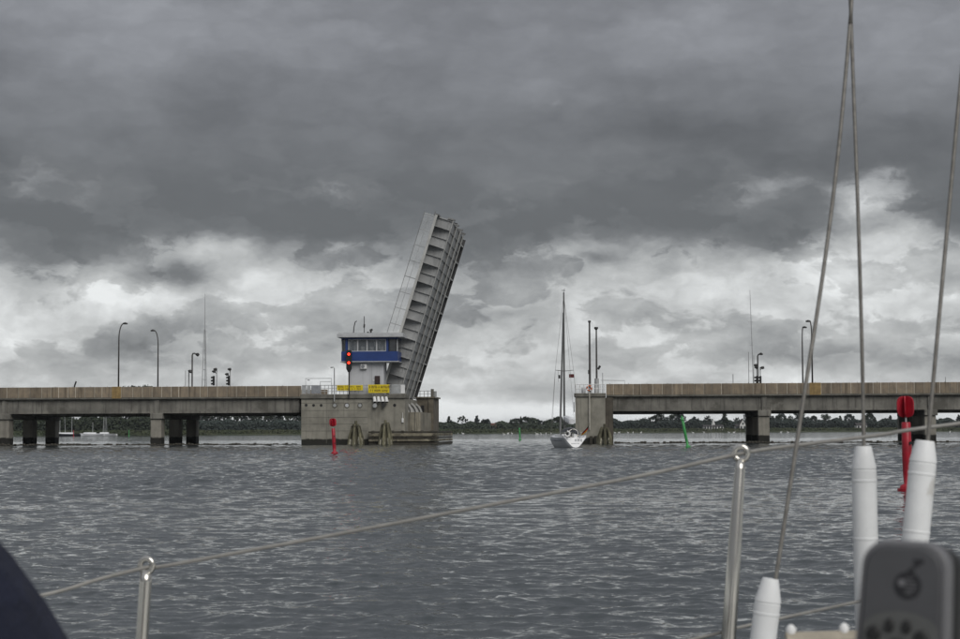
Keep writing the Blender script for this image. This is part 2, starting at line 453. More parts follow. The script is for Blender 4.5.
# ================================================================ water
def water_material():
    m = bpy.data.materials.new('sea_water'); m.use_nodes = True
    n = N(m.node_tree); bs = m.node_tree.nodes['Principled BSDF']
    pos = n.new('ShaderNodeNewGeometry').outputs['Position']
    mud = n.noise(n.scale(pos, (0.02, 0.05, 1)), 1, 3, 0.5)
    n.put(bs.inputs['Base Color'], n.mixc(mud, (0.026, 0.035, 0.038), (0.034, 0.043, 0.046)))
    bs.inputs['Roughness'].default_value = 0.05
    bs.inputs['IOR'].default_value = 1.333
    gust = n.sstep(n.noise(n.scale(pos, (0.02, 0.045, 1), rot=(0, 0, 0.2)), 1, 3, 0.5), 0.35, 0.65, 0.7, 1.2)
    # slopes of the ripples too small for the mesh, straight from noise so that they hold at any distance
    def slopes(sc, rot, amp, det):
        t = n.new('ShaderNodeTexNoise'); n.put(t.inputs['Vector'], n.scale(pos, sc, rot=(0, 0, rot))); t.inputs['Scale'].default_value = 1.0
        t.inputs['Detail'].default_value = det; t.inputs['Roughness'].default_value = 0.6; t.inputs['Distortion'].default_value = 0.6
        sp = n.sep(t.outputs['Color']); k = n.m('MULTIPLY', gust, amp)
        return n.comb(n.m('MULTIPLY', n.m('SUBTRACT', sp[0], 0.5), n.m('MULTIPLY', k, 0.8)), n.m('MULTIPLY', n.m('SUBTRACT', sp[1], 0.5), k), 0.0)
    def vadd(p, q):
        v = n.new('ShaderNodeVectorMath', operation='ADD'); n.put(v.inputs[0], p); n.put(v.inputs[1], q); return v.outputs[0]
    nrm = n.new('ShaderNodeNewGeometry').outputs['Normal']
    nn = vadd(vadd(nrm, slopes((2.6, 4.6, 1.0), 0.25, 0.40, 3)), slopes((8.0, 15.0, 1.0), -0.3, 0.36, 2))
    nz = n.new('ShaderNodeVectorMath', operation='NORMALIZE'); n.put(nz.inputs[0], nn)
    m.node_tree.links.new(nz.outputs[0], bs.inputs['Normal'])
    return m


def make_water():
    rng = np.random.default_rng(11)
    # finer rows near the yacht, coarser towards the bridge
    rs = [2.0]
    while rs[-1] < 420: rs.append(rs[-1] + (0.25 if rs[-1] < 12 else min(0.0027 * max(rs[-1] - 24, 0) + 0.062, 2.2)))
    rs = np.array(rs); th = np.linspace(rad(-24), rad(24), 660)
    Rg, Tg = np.meshgrid(rs, th, indexing='ij')
    Xg, Yg = Rg * np.sin(Tg), Rg * np.cos(Tg)
    dr = np.gradient(rs)[:, None] * np.ones_like(Tg)
    Zg = np.zeros_like(Xg); DX = np.zeros_like(Xg); DY = np.zeros_like(Xg)
    nW = 150
    lam = np.exp(rng.uniform(np.log(0.2), np.log(3.6), nW))
    wind = rad(255)                                   # the chop runs towards the yacht, slightly across
    ang = wind + rng.normal(0, 0.95, nW)
    slope = 0.0190 * np.where(lam < 0.5, 1.05, np.where(lam < 1.0, 0.95, np.where(lam < 2, 0.55, 0.3))) * rng.uniform(0.6, 1.4, nW)
    patchy = 0.75 + 0.35 * np.sin(Xg * 0.11 + 1.3 * np.sin(Yg * 0.05)) * np.sin(Yg * 0.07 + 0.6 * np.sin(Xg * 0.09 + 1))
    q = np.clip((Rg - 25) / 85, 0, 1); open_w = 0.9 + 2.2 * q * q * (3 - 2 * q)      # the chop stands higher out in the open fairway
    for L, a, s_, ph in zip(lam, ang, slope, rng.uniform(0, 6.28, nW)):
        k = 2 * np.pi / L; A = s_ / k
        keep = np.clip((L / dr - 2.2) / 1.5, 0, 1)
        if keep.max() <= 0: continue
        arg = k * (Xg * np.cos(a) + Yg * np.sin(a)) + ph
        c_, sn = np.cos(arg), np.sin(arg)
        wgt = keep * A * (patchy if L < 2 else 1.0) * (open_w if L > 0.7 else 1.0)
        Zg += wgt * c_
        DX -= wgt * np.cos(a) * sn * 0.9; DY -= wgt * np.sin(a) * sn * 0.9
    fade = np.clip((420 - Rg) / 80, 0, 1) * np.clip((rad(24) - np.abs(Tg)) / rad(2), 0, 1) * np.clip((Rg - 2) / 1.5, 0, 1)
    V = np.stack([Xg + DX * fade, Yg + DY * fade, Zg * fade], -1).reshape(-1, 3)
    nr, nt = Rg.shape
    i = (np.arange(nr - 1)[:, None] * nt + np.arange(nt - 1)[None, :]).ravel()
    Fq = np.stack([i, i + 1, i + nt + 1, i + nt], -1)
    base = len(V)
    # the calm-looking remainder out to the horizon and round the yacht
    extra, fx = [], []
    def vid(p): extra.append(p); return base + len(extra) - 1
    last = (nr - 1) * nt
    FAR = 9000.0
    ang_out = np.linspace(rad(-24), rad(24), 40)
    ring = [vid((FAR * math.sin(t), FAR * math.cos(t), 0)) for t in ang_out]
    for j in range(39):
        a0, a1 = int(round(j * (nt - 1) / 39)), int(round((j + 1) * (nt - 1) / 39))
        fx.append([last + q for q in range(a0, a1 + 1)] + [ring[j + 1], ring[j]])
    side_t = np.linspace(rad(24), rad(336), 60)
    inner, outer = [], []
    for t in side_t:
        inner.append(vid((420 * math.sin(t), 420 * math.cos(t), 0))); outer.append(vid((FAR * math.sin(t), FAR * math.cos(t), 0)))
    cen = vid((0, 0, 0))
    for j in range(59):
        fx.append([inner[j], inner[j + 1], outer[j + 1], outer[j]]); fx.append([cen, inner[j + 1], inner[j]])
    # close the little wedge in front of the first row
    fx.append([cen] + list(range(0, nt)))
    V = np.vstack([V, np.array(extra)])
    me = bpy.data.meshes.new('water')
    nq = len(Fq)
    me.vertices.add(len(V)); me.vertices.foreach_set('co', V.ravel())
    loops = list(Fq.ravel()) + [q for f in fx for q in f]
    tot = [4] * nq + [len(f) for f in fx]
    start = np.concatenate([[0], np.cumsum(tot)[:-1]])
    me.loops.add(len(loops)); me.loops.foreach_set('vertex_index', loops)
    me.polygons.add(len(tot)); me.polygons.foreach_set('loop_start', start.astype(np.int32)); me.polygons.foreach_set('loop_total', np.array(tot, np.int32))
    me.update(calc_edges=True); me.validate()
    bm = bmesh.new(); bm.from_mesh(me)
    for f in bm.faces:
        if f.normal.z < 0: f.normal_flip()
        f.smooth = True
    bm.to_mesh(me); bm.free()
    me.materials.append(water_material())
    o = bpy.data.objects.new('water', me); COL.objects.link(o)
    tag(o, 'choppy grey water of the sound', 'water', kind='structure')


make_water()

# ================================================================ far shore
grass_m = mat('shore_grass', (0.036, 0.048, 0.022), 0.95, var=0.3, scale=0.05, col2=(0.052, 0.058, 0.028))
mud_m = mat('shore_reeds', (0.05, 0.058, 0.03), 0.95, var=0.3, scale=0.05)


def make_land():
    # waterline of the far bank: nearer on the left (marina), further on the right
    line = [(-2500, 820), (-700, 840), (-330, 860), (-200, 870), (-60, 960), (40, 1060), (160, 1110), (420, 1130), (900, 1120), (2500, 1000)]
    rows = [(0, -0.3), (3, 0.5), (14, 1.5), (60, 2.2), (400, 3.0), (3500, 6)]
    pts = []
    for k in range(len(line) - 1):
        (x0, y0), (x1, y1) = line[k], line[k + 1]
        n_ = max(2, int((x1 - x0) / 25))
        for q in range(n_): pts.append((x0 + (x1 - x0) * q / n_, y0 + (y1 - y0) * q / n_ + random.uniform(-2, 2)))
    pts.append(line[-1])
    mb = MB(); n_ = len(pts)
    for dy, z in rows:
        for (x, y) in pts: mb.v.append((x, y + dy, z + (random.uniform(-.25, .4) if z > 1 else 0)))
    for r in range(len(rows) - 1):
        for q in range(n_ - 1):
            mb.f.append((r * n_ + q, r * n_ + q + 1, (r + 1) * n_ + q + 1, (r + 1) * n_ + q)); mb.mi.append(0)
    o = solo('terrain', mb, grass_m, 'low green bank of the far shore', 'shore', kind='structure', smooth=True)
    def shore_y(x):
        for k in range(len(line) - 1):
            if line[k][0] <= x <= line[k + 1][0]:
                f = (x - line[k][0]) / (line[k + 1][0] - line[k][0]); return line[k][1] + f * (line[k + 1][1] - line[k][1])
        return 1000
    return shore_y


shore_y = make_land()


def shore_pt(px, back=20.0):
    """a place on the far bank in the direction of a pixel column"""
    d = ray(px, 430); t = 900.0
    for _ in range(30):
        p = C0 + d * (t / d.y); t = shore_y(p.x) + back
    p = C0 + d * (t / d.y)
    z = 0.5 if back < 5 else (1.5 if back < 30 else 2.2)
    return Vector((p.x, p.y, z))


def leaf_mat(name, a, b):
    return mat(name, a, 0.85, col2=b, scale=0.35, rnd=0.28, spec=0.2)


LEAFM = [leaf_mat('foliage_deep', (0.036, 0.046, 0.034), (0.050, 0.062, 0.044)), leaf_mat('foliage_mid', (0.038, 0.050, 0.034), (0.054, 0.066, 0.042)),
         leaf_mat('foliage_blue', (0.031, 0.041, 0.038), (0.046, 0.056, 0.050))]
bark_m = mat('bark', (0.05, 0.042, 0.034), 0.95, var=0.3)


def crown_mesh(kind, seed):
    """leaf clumps through the crown's volume, for a tree 1 high; many small faces, gaps between clumps"""
    r_ = random.Random(seed); mb = MB(); cl = []
    if kind == 'round':
        for _ in range(34):
            a, el_ = r_.uniform(0, 6.28), r_.uniform(-0.5, 1.4); q = r_.uniform(.45, 1) ** .5
            cl.append((.36 * q * math.cos(a) * math.cos(el_), .36 * q * math.sin(a) * math.cos(el_), .60 + .33 * q * math.sin(el_), r_.uniform(.07, .13)))
    elif kind == 'airy':
        for _ in range(30):
            a = r_.uniform(0, 6.28); q = r_.uniform(.3, 1) ** .5; el_ = r_.uniform(0.15, 1.45)
            cl.append((.48 * q * math.cos(a) * math.cos(el_), .48 * q * math.sin(a) * math.cos(el_), .52 + .44 * q * math.sin(el_), r_.uniform(.05, .09)))
    elif kind == 'pointed':
        for k in range(34):
            h = k / 34; a = r_.uniform(0, 6.28); wd = .24 * (1 - h) ** .7 + .02; q = r_.uniform(.2, 1)
            cl.append((wd * q * math.cos(a), wd * q * math.sin(a), .16 + .80 * h, .06 + .07 * (1 - h)))
    else:   # bushy
        for _ in range(24):
            a = r_.uniform(0, 6.28); q = r_.uniform(.1, 1) ** .5
            cl.append((.5 * q * math.cos(a), .5 * q * math.sin(a), r_.uniform(.15, .85) * (1 - .35 * q), r_.uniform(.10, .18)))
    for (cx, cy, cz, R_) in cl:
        for _ in range(30 if kind != 'airy' else 20):
            d = Vector((r_.gauss(0, 1), r_.gauss(0, 1), r_.gauss(0, 1))).normalized() * R_ * r_.uniform(.35, 1.1)
            p = Vector((cx, cy, cz)) + d
            u = Vector((r_.gauss(0, 1), r_.gauss(0, 1), r_.gauss(0, 1))).normalized(); v = u.orthogonal().normalized()
            s_ = r_.uniform(.022, .048)
            mb.add([p - u * s_, p + v * s_ * .8, p + u * s_, p - v * s_ * .8], [(0, 1, 2, 3)])
    return mb, cl


TREE_MESH = {}
for ki, kind in enumerate(('round', 'airy', 'pointed', 'bushy')):
    for sd in range(3):
        mb, cl = crown_mesh(kind, 100 * ki + sd)
        me = mb.mesh('crown', LEAFM[(ki + sd) % 3])
        tb = MB()
        top = .5 if kind != 'pointed' else .85
        tb.tube([(0, 0, -.03), (.004, 0, .2), (-.004, .004, top)], [.026, .02, .008], 6)
        for q in range(0, len(cl), 4):
            c = cl[q]
            if c[2] > .3 and kind != 'pointed': tb.tube([(0, 0, random.uniform(.22, .45)), ((c[0]) * .5, c[1] * .5, c[2] * .85), (c[0], c[1], c[2])], [.012, .008, .004], 4, False)
        TREE_MESH[kind, sd] = (me, tb.mesh('trunk', bark_m))


def tree(p, h, kind, label, group, wide=1.0):
    o = bpy.data.objects.new('shore_tree', None); COL.objects.link(o)
    o.location = p; o.rotation_euler = (0, 0, random.uniform(0, 6.28)); o.scale = (h * wide, h * wide, h)
    tag(o, label, 'tree', group)
    a, b = TREE_MESH[kind, random.randrange(3)]
    for nm, me in (('crown', a), ('trunk', b)):
        c = bpy.data.objects.new(nm, me); COL.objects.link(c); c.parent = o
    return o


def tree_px(px, ytop, kind, label, group, back=30, wide=1.0):
    p = shore_pt(px, back)
    hz_y = HORIZON - (px - 480) * 0.0040
    h = CAM_H + (hz_y - ytop) / F_PX * p.y - p.z
    return tree(p, h, kind, label, group, wide)


G1 = 'trees on the far bank between the raised bridge leaf and the sailing yacht'
singles = [(449, 416, 'pointed', 'dark pointed tree just right of the raised leaf pier on the far bank', .95), (462, 415.5, 'airy', 'wide airy tree with sky showing through, far bank left of open channel', .85),
           (477, 415.5, 'pointed', 'second dark pointed tree right of the airy tree on the far bank', 1.0), (484, 419, 'round', 'small twin-headed tree left of the low gap in the far tree line', .8),
           (487.5, 418.5, 'round', 'rounded tree beside the low gap in the far tree line', .75), (521, 416.5, 'pointed', 'thin spire tree rising from the broad clump left of the yacht', .6),
           (442, 421, 'bushy', 'low dark bush tree touching the raised leaf pier', .8)]
for x, y, k, lb, wd in singles: tree_px(x, y, k, lb, G1, 30, wd)
LB = 'leafy tree in the broad dark clump on the far bank left of the yacht'
for x, y in ((511, 421), (514, 418.5), (518, 418), (525, 416.5), (529, 417), (533, 417.5), (537, 418.5), (541, 420), (546, 420.5), (550, 419), (555, 417.5), (559, 416)):
    tree_px(x, y, 'round', LB, 'trees of the broad clump left of the yacht', random.uniform(26, 45), .9)
G2 = 'trees of the far tree line seen under the right bridge span'
LR = 'leafy dark tree in the far tree line seen under the right bridge span'
for x, y in ((616, 420), (622, 419), (628, 421), (634, 423), (640, 416), (646, 413.5), (653, 416), (659, 413), (664, 412), (670, 412), (675, 412), (681, 413), (686, 419)):
    tree_px(x, y, 'round' if x % 2 else 'bushy', ('round-crowned' if x % 2 else 'broad bushy') + ' dark tree between the green buoy and the right channel pier', G2, random.uniform(30, 60), .9)
tree_px(695, 416.5, 'airy', 'wide airy tree with sky holes under the right bridge span', G2, 30, .8)
tree_px(708, 415.5, 'airy', 'second airy tree, right of the widest airy one, under the right span', G2, 30, .8)
tree_px(725, 413, 'pointed', 'dark steep-topped tree left of the white gabled house', G2, 25, 1.2)
tree_px(737, 417, 'airy', 'loose-crowned tree standing just behind the white gabled house', G2, 40, .7)
for k in range(13):
    x = 748 + k * 5.6 + random.uniform(-1.5, 1.5)
    tree_px(x, 411 + (6 if x > 806 else 0) + random.uniform(-1.5, 2.5), 'bushy' if k % 3 else 'round', ('broad bushy' if k % 3 else 'round-crowned') + ' dark tree in the far tree line right of the white gabled house', G2, random.uniform(30, 60), .9)
G3 = 'pointed trees of the far tree line at the right edge'
for k in range(27):
    x = 818 + k * 5.9 + random.uniform(-2, 2)
    tree_px(x, 417.5 + random.uniform(-4.5, 3.5), ('pointed', 'round', 'pointed', 'bushy')[k % 4],
            ('dark pointed', 'dark rounded', 'dark pointed', 'low bushy')[k % 4] + ' tree in the spiky far tree line at the right edge', G3, random.uniform(30, 60), .95)
G4 = 'trees of the dense far wood seen under the left bridge span'
for k in range(22):
    x = 200 + k * 5.2 + random.uniform(-1.5, 1.5)
    tree_px(x, 410.5 + random.uniform(-3, 4), 'round' if k % 3 else 'airy', 'leafy tree in the dense far wood under the left bridge span', G4, random.uniform(30, 60), .62)
G5 = 'big trees behind the marina under the left bridge span'
for k in range(17):
    x = 8 + k * 11.5 + random.uniform(-2, 2)
    tree_px(x, 405 + random.uniform(-4, 4), 'round' if k % 2 else 'bushy', 'big leafy tree behind the marina under the left bridge span', G5, random.uniform(50, 110), .75)
for x, y in ((126, 384.4), (131, 384), (136, 384.6), (141, 384.6), (146, 384.2)):
    tree_px(x, y, 'round', 'tall tree whose top just shows over the left parapet between two lamps', 'tree tops over the left parapet', 150, .5)


def wood_mass(name, px0, px1, hmin, hmax, back, dens, label, m):
    """undergrowth and hedges nobody could count: leaf-sized faces"""
    r_ = random.Random(int(px0)); mb = MB()
    n_ = int((px1 - px0) * dens)
    for _ in range(n_):
        px_ = r_.uniform(px0, px1)
        p = shore_pt(px_, back + r_.uniform(0, 25))
        hh = hmin + (hmax - hmin) * (0.5 + 0.5 * math.sin(px_ * .31) * math.sin(px_ * .083 + 1))
        p.z += r_.uniform(0, 1) ** .8 * hh
        u = Vector((r_.gauss(0, 1), r_.gauss(0, .6), r_.gauss(0, 1))).normalized(); v = u.orthogonal().normalized()
        s_ = r_.uniform(.35, .9)
        mb.add([p - u * s_, p + v * s_, p + u * s_, p - v * s_], [(0, 1, 2, 3)])
    solo(name, mb, m, label, 'undergrowth', kind='stuff')


wood_mass('far_undergrowth', 438, 606, 3.0, 5.0, 24, 70, 'dark undergrowth along the far bank in the open channel', LEAFM[0])
wood_mass('far_undergrowth', 612, 1250, 4.0, 6.5, 24, 75, 'dark undergrowth along the far bank under the right span', LEAFM[2])
wood_mass('far_undergrowth', -260, 190, 5.5, 8.5, 45, 80, 'green undergrowth behind the marina under the left span', LEAFM[1])
wood_mass('far_undergrowth', 190, 312, 4.5, 6.0, 24, 110, 'dark undergrowth of the dense wood under the left span', LEAFM[2])
wood_mass('far_undergrowth', -60, 312, .3, .9, 3, 40, 'pale reeds at the foot of the left bank', grass_m)
wood_mass('far_undergrowth', 438, 1010, .3, .9, 3, 30, 'low green reeds along the open far bank', grass_m)

# houses on the far bank
red_brick = mat('red_brick_far', (0.12, 0.055, 0.04), 0.9, var=0.2)
tile_dark = mat('roof_tile_dark', (0.05, 0.045, 0.045), 0.9)
white_far = mat('white_house_wall', (0.62, 0.62, 0.60), 0.8)


def house(px, wpx, hwall, hroof, back, label, gable_front=True, wall=None, roof=None):
    p = shore_pt(px, back); W_ = wpx / F_PX * p.y; D_ = 8.0
    t = thing('white_house' if wall is None else 'brick_house', label, 'house', p)
    x0, x1, y0 = p.x - W_ / 2, p.x + W_ / 2, p.y
    mb = MB()
    if gable_front:
        mb.prism([(x0, p.z - .5), (x1, p.z - .5), (x1, p.z + hwall), (p.x, p.z + hwall + hroof), (x0, p.z + hwall)], y0, y0 + D_)
    else:
        mb.box(x0, x1, y0, y0 + D_, p.z - .5, p.z + hwall)
    part('wall', mb, wall or white_far, t)
    rb = MB(); e = .35
    if gable_front:
        for sg in (-1, 1):
            xa = p.x; xb = p.x + sg * (W_ / 2 + e); zb = p.z + hwall - e * hroof / (W_ / 2)
            rb.prism([(xa, p.z + hwall + hroof + .02), (xb, zb + .02), (xb, zb + .22), (xa, p.z + hwall + hroof + .25)], y0 - .3, y0 + D_ + .3)
    else:
        rb.prism([(y0 - e, p.z + hwall), (y0 + D_ + e, p.z + hwall), (y0 + D_ / 2, p.z + hwall + hroof)], x0 - e, x1 + e, 'x')
    part('roof', rb, roof or tile_dark, t)
    nwin = 2 if gable_front else max(3, int(W_ / 2.4))
    for k in range(nwin):
        cx = x0 + W_ * (k + .5) / nwin
        wb = MB(); wb.box(cx - .55, cx + .55, y0 - .03, y0 + .05, p.z + .5, p.z + 2.3); part('window', wb, win_glass, t)
    if gable_front:
        wb = MB(); wb.box(p.x - .5, p.x + .5, y0 - .03, y0 + .05, p.z + hwall + .2, p.z + hwall + 1.4); part('window', wb, win_glass, t)
    return t


house(743, 6.5, 3.0, 3.6, 8, 'small white gabled house on the far bank left of the right pier')
house(738.5, 4.5, 2.4, 1.2, 9, 'low white side wing beside the gabled house', False)
house(708, 8, 2.2, 1.0, 8, 'long low white building left end, under the right span', False)
house(719, 9, 2.2, 1.0, 8, 'long low white building right of its twin, under the right span', False)
house(862, 10, 2.6, 1.6, 12, 'low pale building behind the bank between the two right shrouds', False)
house(493, 6, 2.6, 2.0, 26, 'low brick house among trees in the gap left of the yacht', False, red_brick, red_brick)
t = thing('church_spire', 'thin white spire above the long low white building', 'spire', shore_pt(713.5, 14))
p = shore_pt(713.5, 14); mb = MB(); mb.box(p.x - .9, p.x + .9, p.y, p.y + 1.8, p.z - .5, p.z + 3.4); part('tower', mb, white_far, t)
mb = MB(); mb.tube([(p.x, p.y + .9, p.z + 3.4), (p.x, p.y + .9, p.z + 7.2)], [1.15, .02], 4); part('steeple', mb, white_far, t)

# swans resting along the far bank
sw = MB(); sw.tube([(-.6, 0, .12), (-.35, 0, .22), (0, 0, .25), (.35, 0, .2), (.5, 0, .1)], [.05, .2, .26, .22, .06], 8)
sw.tube([(.42, 0, .2), (.52, 0, .5), (.5, 0, .8), (.62, 0, .85), (.78, 0, .8)], [.09, .06, .06, .07, .02], 6)
sw_me = sw.mesh('swan', white_paint, True)
ORD = 'first second third fourth fifth sixth seventh eighth ninth tenth eleventh twelfth thirteenth fourteenth'.split()
zc = {}
for k, (x, y) in enumerate([(458, 434), (463, 434.2), (487, 433.6), (504, 434.8), (508, 434), (512, 434.3), (537, 434.9), (541, 434.8), (546, 434.2), (551, 434),
                            (615, 433.2), (619, 433), (622, 432.8), (628, 433), (633, 433), (641, 433), (664, 432.6), (693, 433.5), (704, 432.8), (729, 433), (734, 433), (749, 433), (781, 432.8), (788, 432.8), (950, 432.6)]):
    p = on_water(x, y); o = bpy.data.objects.new('swan', sw_me); COL.objects.link(o)
    o.location = (p.x, p.y, 0.0); o.rotation_euler = (0, 0, random.uniform(0, 6.28)); s_ = random.uniform(.9, 1.2); o.scale = (s_, s_, s_)
    zone = 'left of the yacht' if x < 560 else ('under the right span' if x < 940 else 'at the right edge')
    zc[zone] = zc.get(zone, -1) + 1
    tag(o, ('lone' if x > 940 else ORD[zc[zone]] + ' from left, a') + ' tiny white swan off the far bank ' + zone, 'swan', 'swans off the far bank ' + zone)

# ================================================================ the bridge
W = 24.0                                     # bridge width
ZP = BR.zy(230, 386.3)                       # parapet top
ZS = BR.zy(230, 397.0)                       # parapet foot / slab top edge
ZF = BR.zy(230, 399.6)                       # slab underside
ZG = BR.zy(230, 413.0)                       # girder underside


def approach(name, label, s0, s1, piers, ochre, pitch, seed):
    """a concrete girder span on column piers; s0..s1 along the bridge"""
    r_ = random.Random(seed)
    t = thing(name, label, 'bridge', ((s0 + s1) / 2, W / 2, 0), BR)
    mb = MB(); mb.box(s0, s1, -.28, W + .28, ZS - .22, ZS - .002); mb.box(s0, s1, 0.0, W, ZF, ZS - .22)
    part('deck_slab', mb, coping_conc, t)
    mb = MB(); mb.box(s0, s1, .5, W - .5, ZS, ZS + .05); part('roadway', mb, asphalt, t)
    cuts = [s0] + [p for p in piers if s0 < p < s1] + [s1]
    for k in range(len(cuts) - 1):
        a, b = cuts[k] + .38, cuts[k + 1] - .38
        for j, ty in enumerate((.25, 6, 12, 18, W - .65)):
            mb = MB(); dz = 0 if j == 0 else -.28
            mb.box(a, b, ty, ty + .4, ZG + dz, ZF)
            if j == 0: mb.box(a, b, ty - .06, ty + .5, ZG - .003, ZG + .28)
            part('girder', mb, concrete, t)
        n_ = max(2, int((b - a) / 5))
        for q in range(n_ + 1):
            x = a + .2 + (b - a - .8) * q / n_
            mb = MB(); mb.box(x, x + .35, .66, W - .66, ZG + .25, ZF - .003); part('cross_beam', mb, concrete, t)
    for p in piers:
        mb = MB(); mb.box(p - .36, p + .36, .02, W - .02, ZG + .004, ZF - .003); part('diaphragm', mb, concrete, t)
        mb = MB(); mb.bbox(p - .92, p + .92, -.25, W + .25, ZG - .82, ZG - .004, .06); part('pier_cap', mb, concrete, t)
        for ty in (0.0, W * .46, W - 1.9):
            mb = MB(); mb.bbox(p - .05 - .85, p - .05 + .85 - .10, ty, ty + 2.1, -2.5, ZG - .824, .08)
            c = part('pier_column', mb, column_conc, t)
    # the parapet: one panel beside the other, joints between
    kinds = {}
    for wf in (.78, 1.0, 1.22):
        pt = pitch * wf
        pm = MB(); pm.bbox(0, pt - .075, 0, .22, 0, ZP - ZS, .025)
        om = MB(); om.bbox(0, pt - .075, -.05, .22, -.15, ZP - ZS + .03, .025)
        kinds[wf] = (pt, pm.mesh('parapet_panel', parapet_m), om.mesh('parapet_panel', ochre_m))
    jm = MB(); jm.box(0, .072, .035, .20, 0, ZP - ZS - .03); jme = jm.mesh('parapet_joint', post_m)
    bm_ = MB(); bm_.tube([(0, 0, 0), (0, 0, .13)], .03, 6); bme = bm_.mesh('parapet_stud', dark_metal)
    x = s0; k = 0
    while x < s1 - .3:
        pt, pme, ome = kinds[r_.choice((.78, 1.0, 1.0, 1.22))]
        sc = None
        if x + pt * 1.6 > s1: sc = ((s1 - x) / pt, 1, 1); pt = s1 - x
        is_o = any(x <= o < x + pt for o in ochre)
        share('parapet_panel', ome if is_o else pme, t, (x, -.27 + r_.uniform(-.015, .015), ZS + r_.uniform(-.012, .0)), 0, sc)
        share('parapet_joint', jme, t, (x + pt - .0735, -.27, ZS))
        if k % 2 == 0: share('parapet_stud', bme, t, (x + pt * .5, -.15, ZP - .02))
        x += pt; k += 1
    mb = MB(); mb.box(s0, s1, W + .04, W + .26, ZS, ZP); part('far_parapet', mb, parapet_m, t)
    return t


sL = BR.sx(301.5)
pitchL = 9.6 * (BR.sx(160) - BR.sx(150)) / 10
left_piers = [BR.sx(4.2), BR.sx(156.5)]
step = left_piers[1] - left_piers[0]
left_piers = [left_piers[0] - 3 * step, left_piers[0] - 2 * step, left_piers[0] - step] + left_piers
approach('approach_bridge', 'long concrete approach bridge left of the control house, with brown parapet', left_piers[0] - 6, sL, left_piers, [BR.sx(118)], pitchL, 1)
sR = BR.sx(606.5)
right_piers = [BR.sx(764.5), BR.sx(931)]
for _ in range(3): right_piers.append(2 * right_piers[-1] - right_piers[-2])
approach('approach_bridge', 'concrete approach bridge on the right side of the open channel', sR, right_piers[-1] + 6, right_piers, [BR.sx(813)], pitchL * .98, 2)

# low dark line of floats on the water along the spans
def boom(px0, px1, tt, label):
    a, b = BR.sx(px0, tt), BR.sx(px1, tt); n_ = int((b - a) / .46)
    t = thing('floating_boom', label, 'boom', (a, tt, 0), BR)
    fm = MB(); fm.tube([(0, 0, 0), (.06, 0, 0), (.40, 0, 0), (.45, 0, 0)], [.10, .19, .19, .10], 8); fme = fm.mesh('float', timber_dark)
    r_ = random.Random(5)
    for k in range(n_):
        o = share('float', fme, t, (a + k * .46, tt + r_.uniform(-.10, .10), .03 + r_.uniform(-.08, .10)), r_.uniform(-.06, .06), (1, 1, r_.uniform(.7, 1.25)))
    mb = MB(); mb.tube([(a, tt, .03), (b, tt, .03)], .06, 6); part('cable', mb, dark_metal, t)


boom(-60, 300.5, -.8, 'low dark line of floats on the water under the left bridge span')
boom(614, 1010, -.8, 'low dark bumpy line of floats on the water under the right bridge span')

# ---------------------------------------------------------------- bascule pier
TF = -4.6                                    # the pier stands out in front of the bridge line
x301, x368, x405 = BR.sx(301.3, TF), BR.sx(368.2, TF), BR.sx(405, TF)
ZTOP = BR.zy(350, 394.2, TF); ZCOP = BR.zy(350, 398.6, TF)
bp = thing('bascule_pier', 'big square concrete bascule pier standing in the water under the control house', 'pier', ((x301 + x405) / 2, 0, 0), BR)
mb = MB(); mb.box(x301, x368 - .03, TF, -.3, -2.5, ZCOP); mb.box(x368 - .03, x368 + .03, TF + .07, -.3, -2.5, ZCOP)
mb.box(x368 + .03, x405, TF + .04, -.3, -2.5, ZCOP); part('wall', mb, pier_conc, bp)
# board joints cast into the wall
for zy_ in (403, 410.5, 417.5, 424, 431):
    zz = BR.zy(340, zy_, TF)
    mb = MB(); mb.box(x301 + .02, x368 - .1, TF - .012, TF + .02, zz - .035, zz + .035); part('shutter_joint', mb, coping_conc, bp)
xj = BR.sx(326.5, TF); mb = MB(); mb.box(xj - .03, xj + .03, TF - .014, TF + .02, .2, ZCOP - .02); part('shutter_joint', mb, coping_conc, bp)
mb = MB(); mb.bbox(x301 - .12, x405 + .1, TF - .22, -.28, ZCOP + .003, ZTOP, .05); part('coping', mb, coping_conc, bp)
# the body under the roadway, and the tail pit beside the channel
xw = BR.sx(420.5, -.3); ZW = BR.zy(412, 412.3, -.3)
mb = MB(); mb.box(x301 + .02, x405 - .4, -.3, W, -2.5, ZF); part('body', mb, pier_conc, bp)
mb = MB(); mb.box(x301 + .02, BR.sx(383), .0, W, ZF + .004, ZS + .04); part('roadway', mb, asphalt, bp)
mb = MB(); mb.box(x405 - .4, xw, -.26, .5, -2.5, ZW); mb.box(x405 - .4, xw, W - .8, W, -2.5, ZW)
mb.box(xw - .8, xw, .5, W - .8, -2.5, ZW); part('pit_wall', mb, stain_conc, bp)
for px_ in (409.5, 415):
    xx = BR.sx(px_, -.26); mb = MB(); mb.box(xx - .06, xx + .06, -.33, -.262, .9, ZW - .05); part('stain_rib', mb, coping_conc, bp)
tb0 = 15.5
pit_dark = mat('weathered_brown_concrete', (0.135, 0.118, 0.09), .9, var=.3, scale=.6, streak=.7, bump=.5, bscale=3, algae=ALG)
xb0, xb1 = BR.sx(416.5, tb0), BR.sx(433.6, tb0); ZB = BR.zy(425, 398.3, tb0)
mb = MB(); mb.box(xb0, xb1 - .9, tb0, W - .01, ZW + .004, ZB); part('rear_block', mb, pit_dark, bp)
mb = MB(); mb.box(xb0 - .05, xb1 + .25, tb0 - .3, W + .2, ZB + .003, ZB + .22); part('rear_coping', mb, pit_dark, bp)
mb = MB(); mb.bbox(xb1 - .88, xb1, tb0 - .1, W - .02, -2.5, ZB, .05); part('corner_pillar', mb, pit_dark, bp)
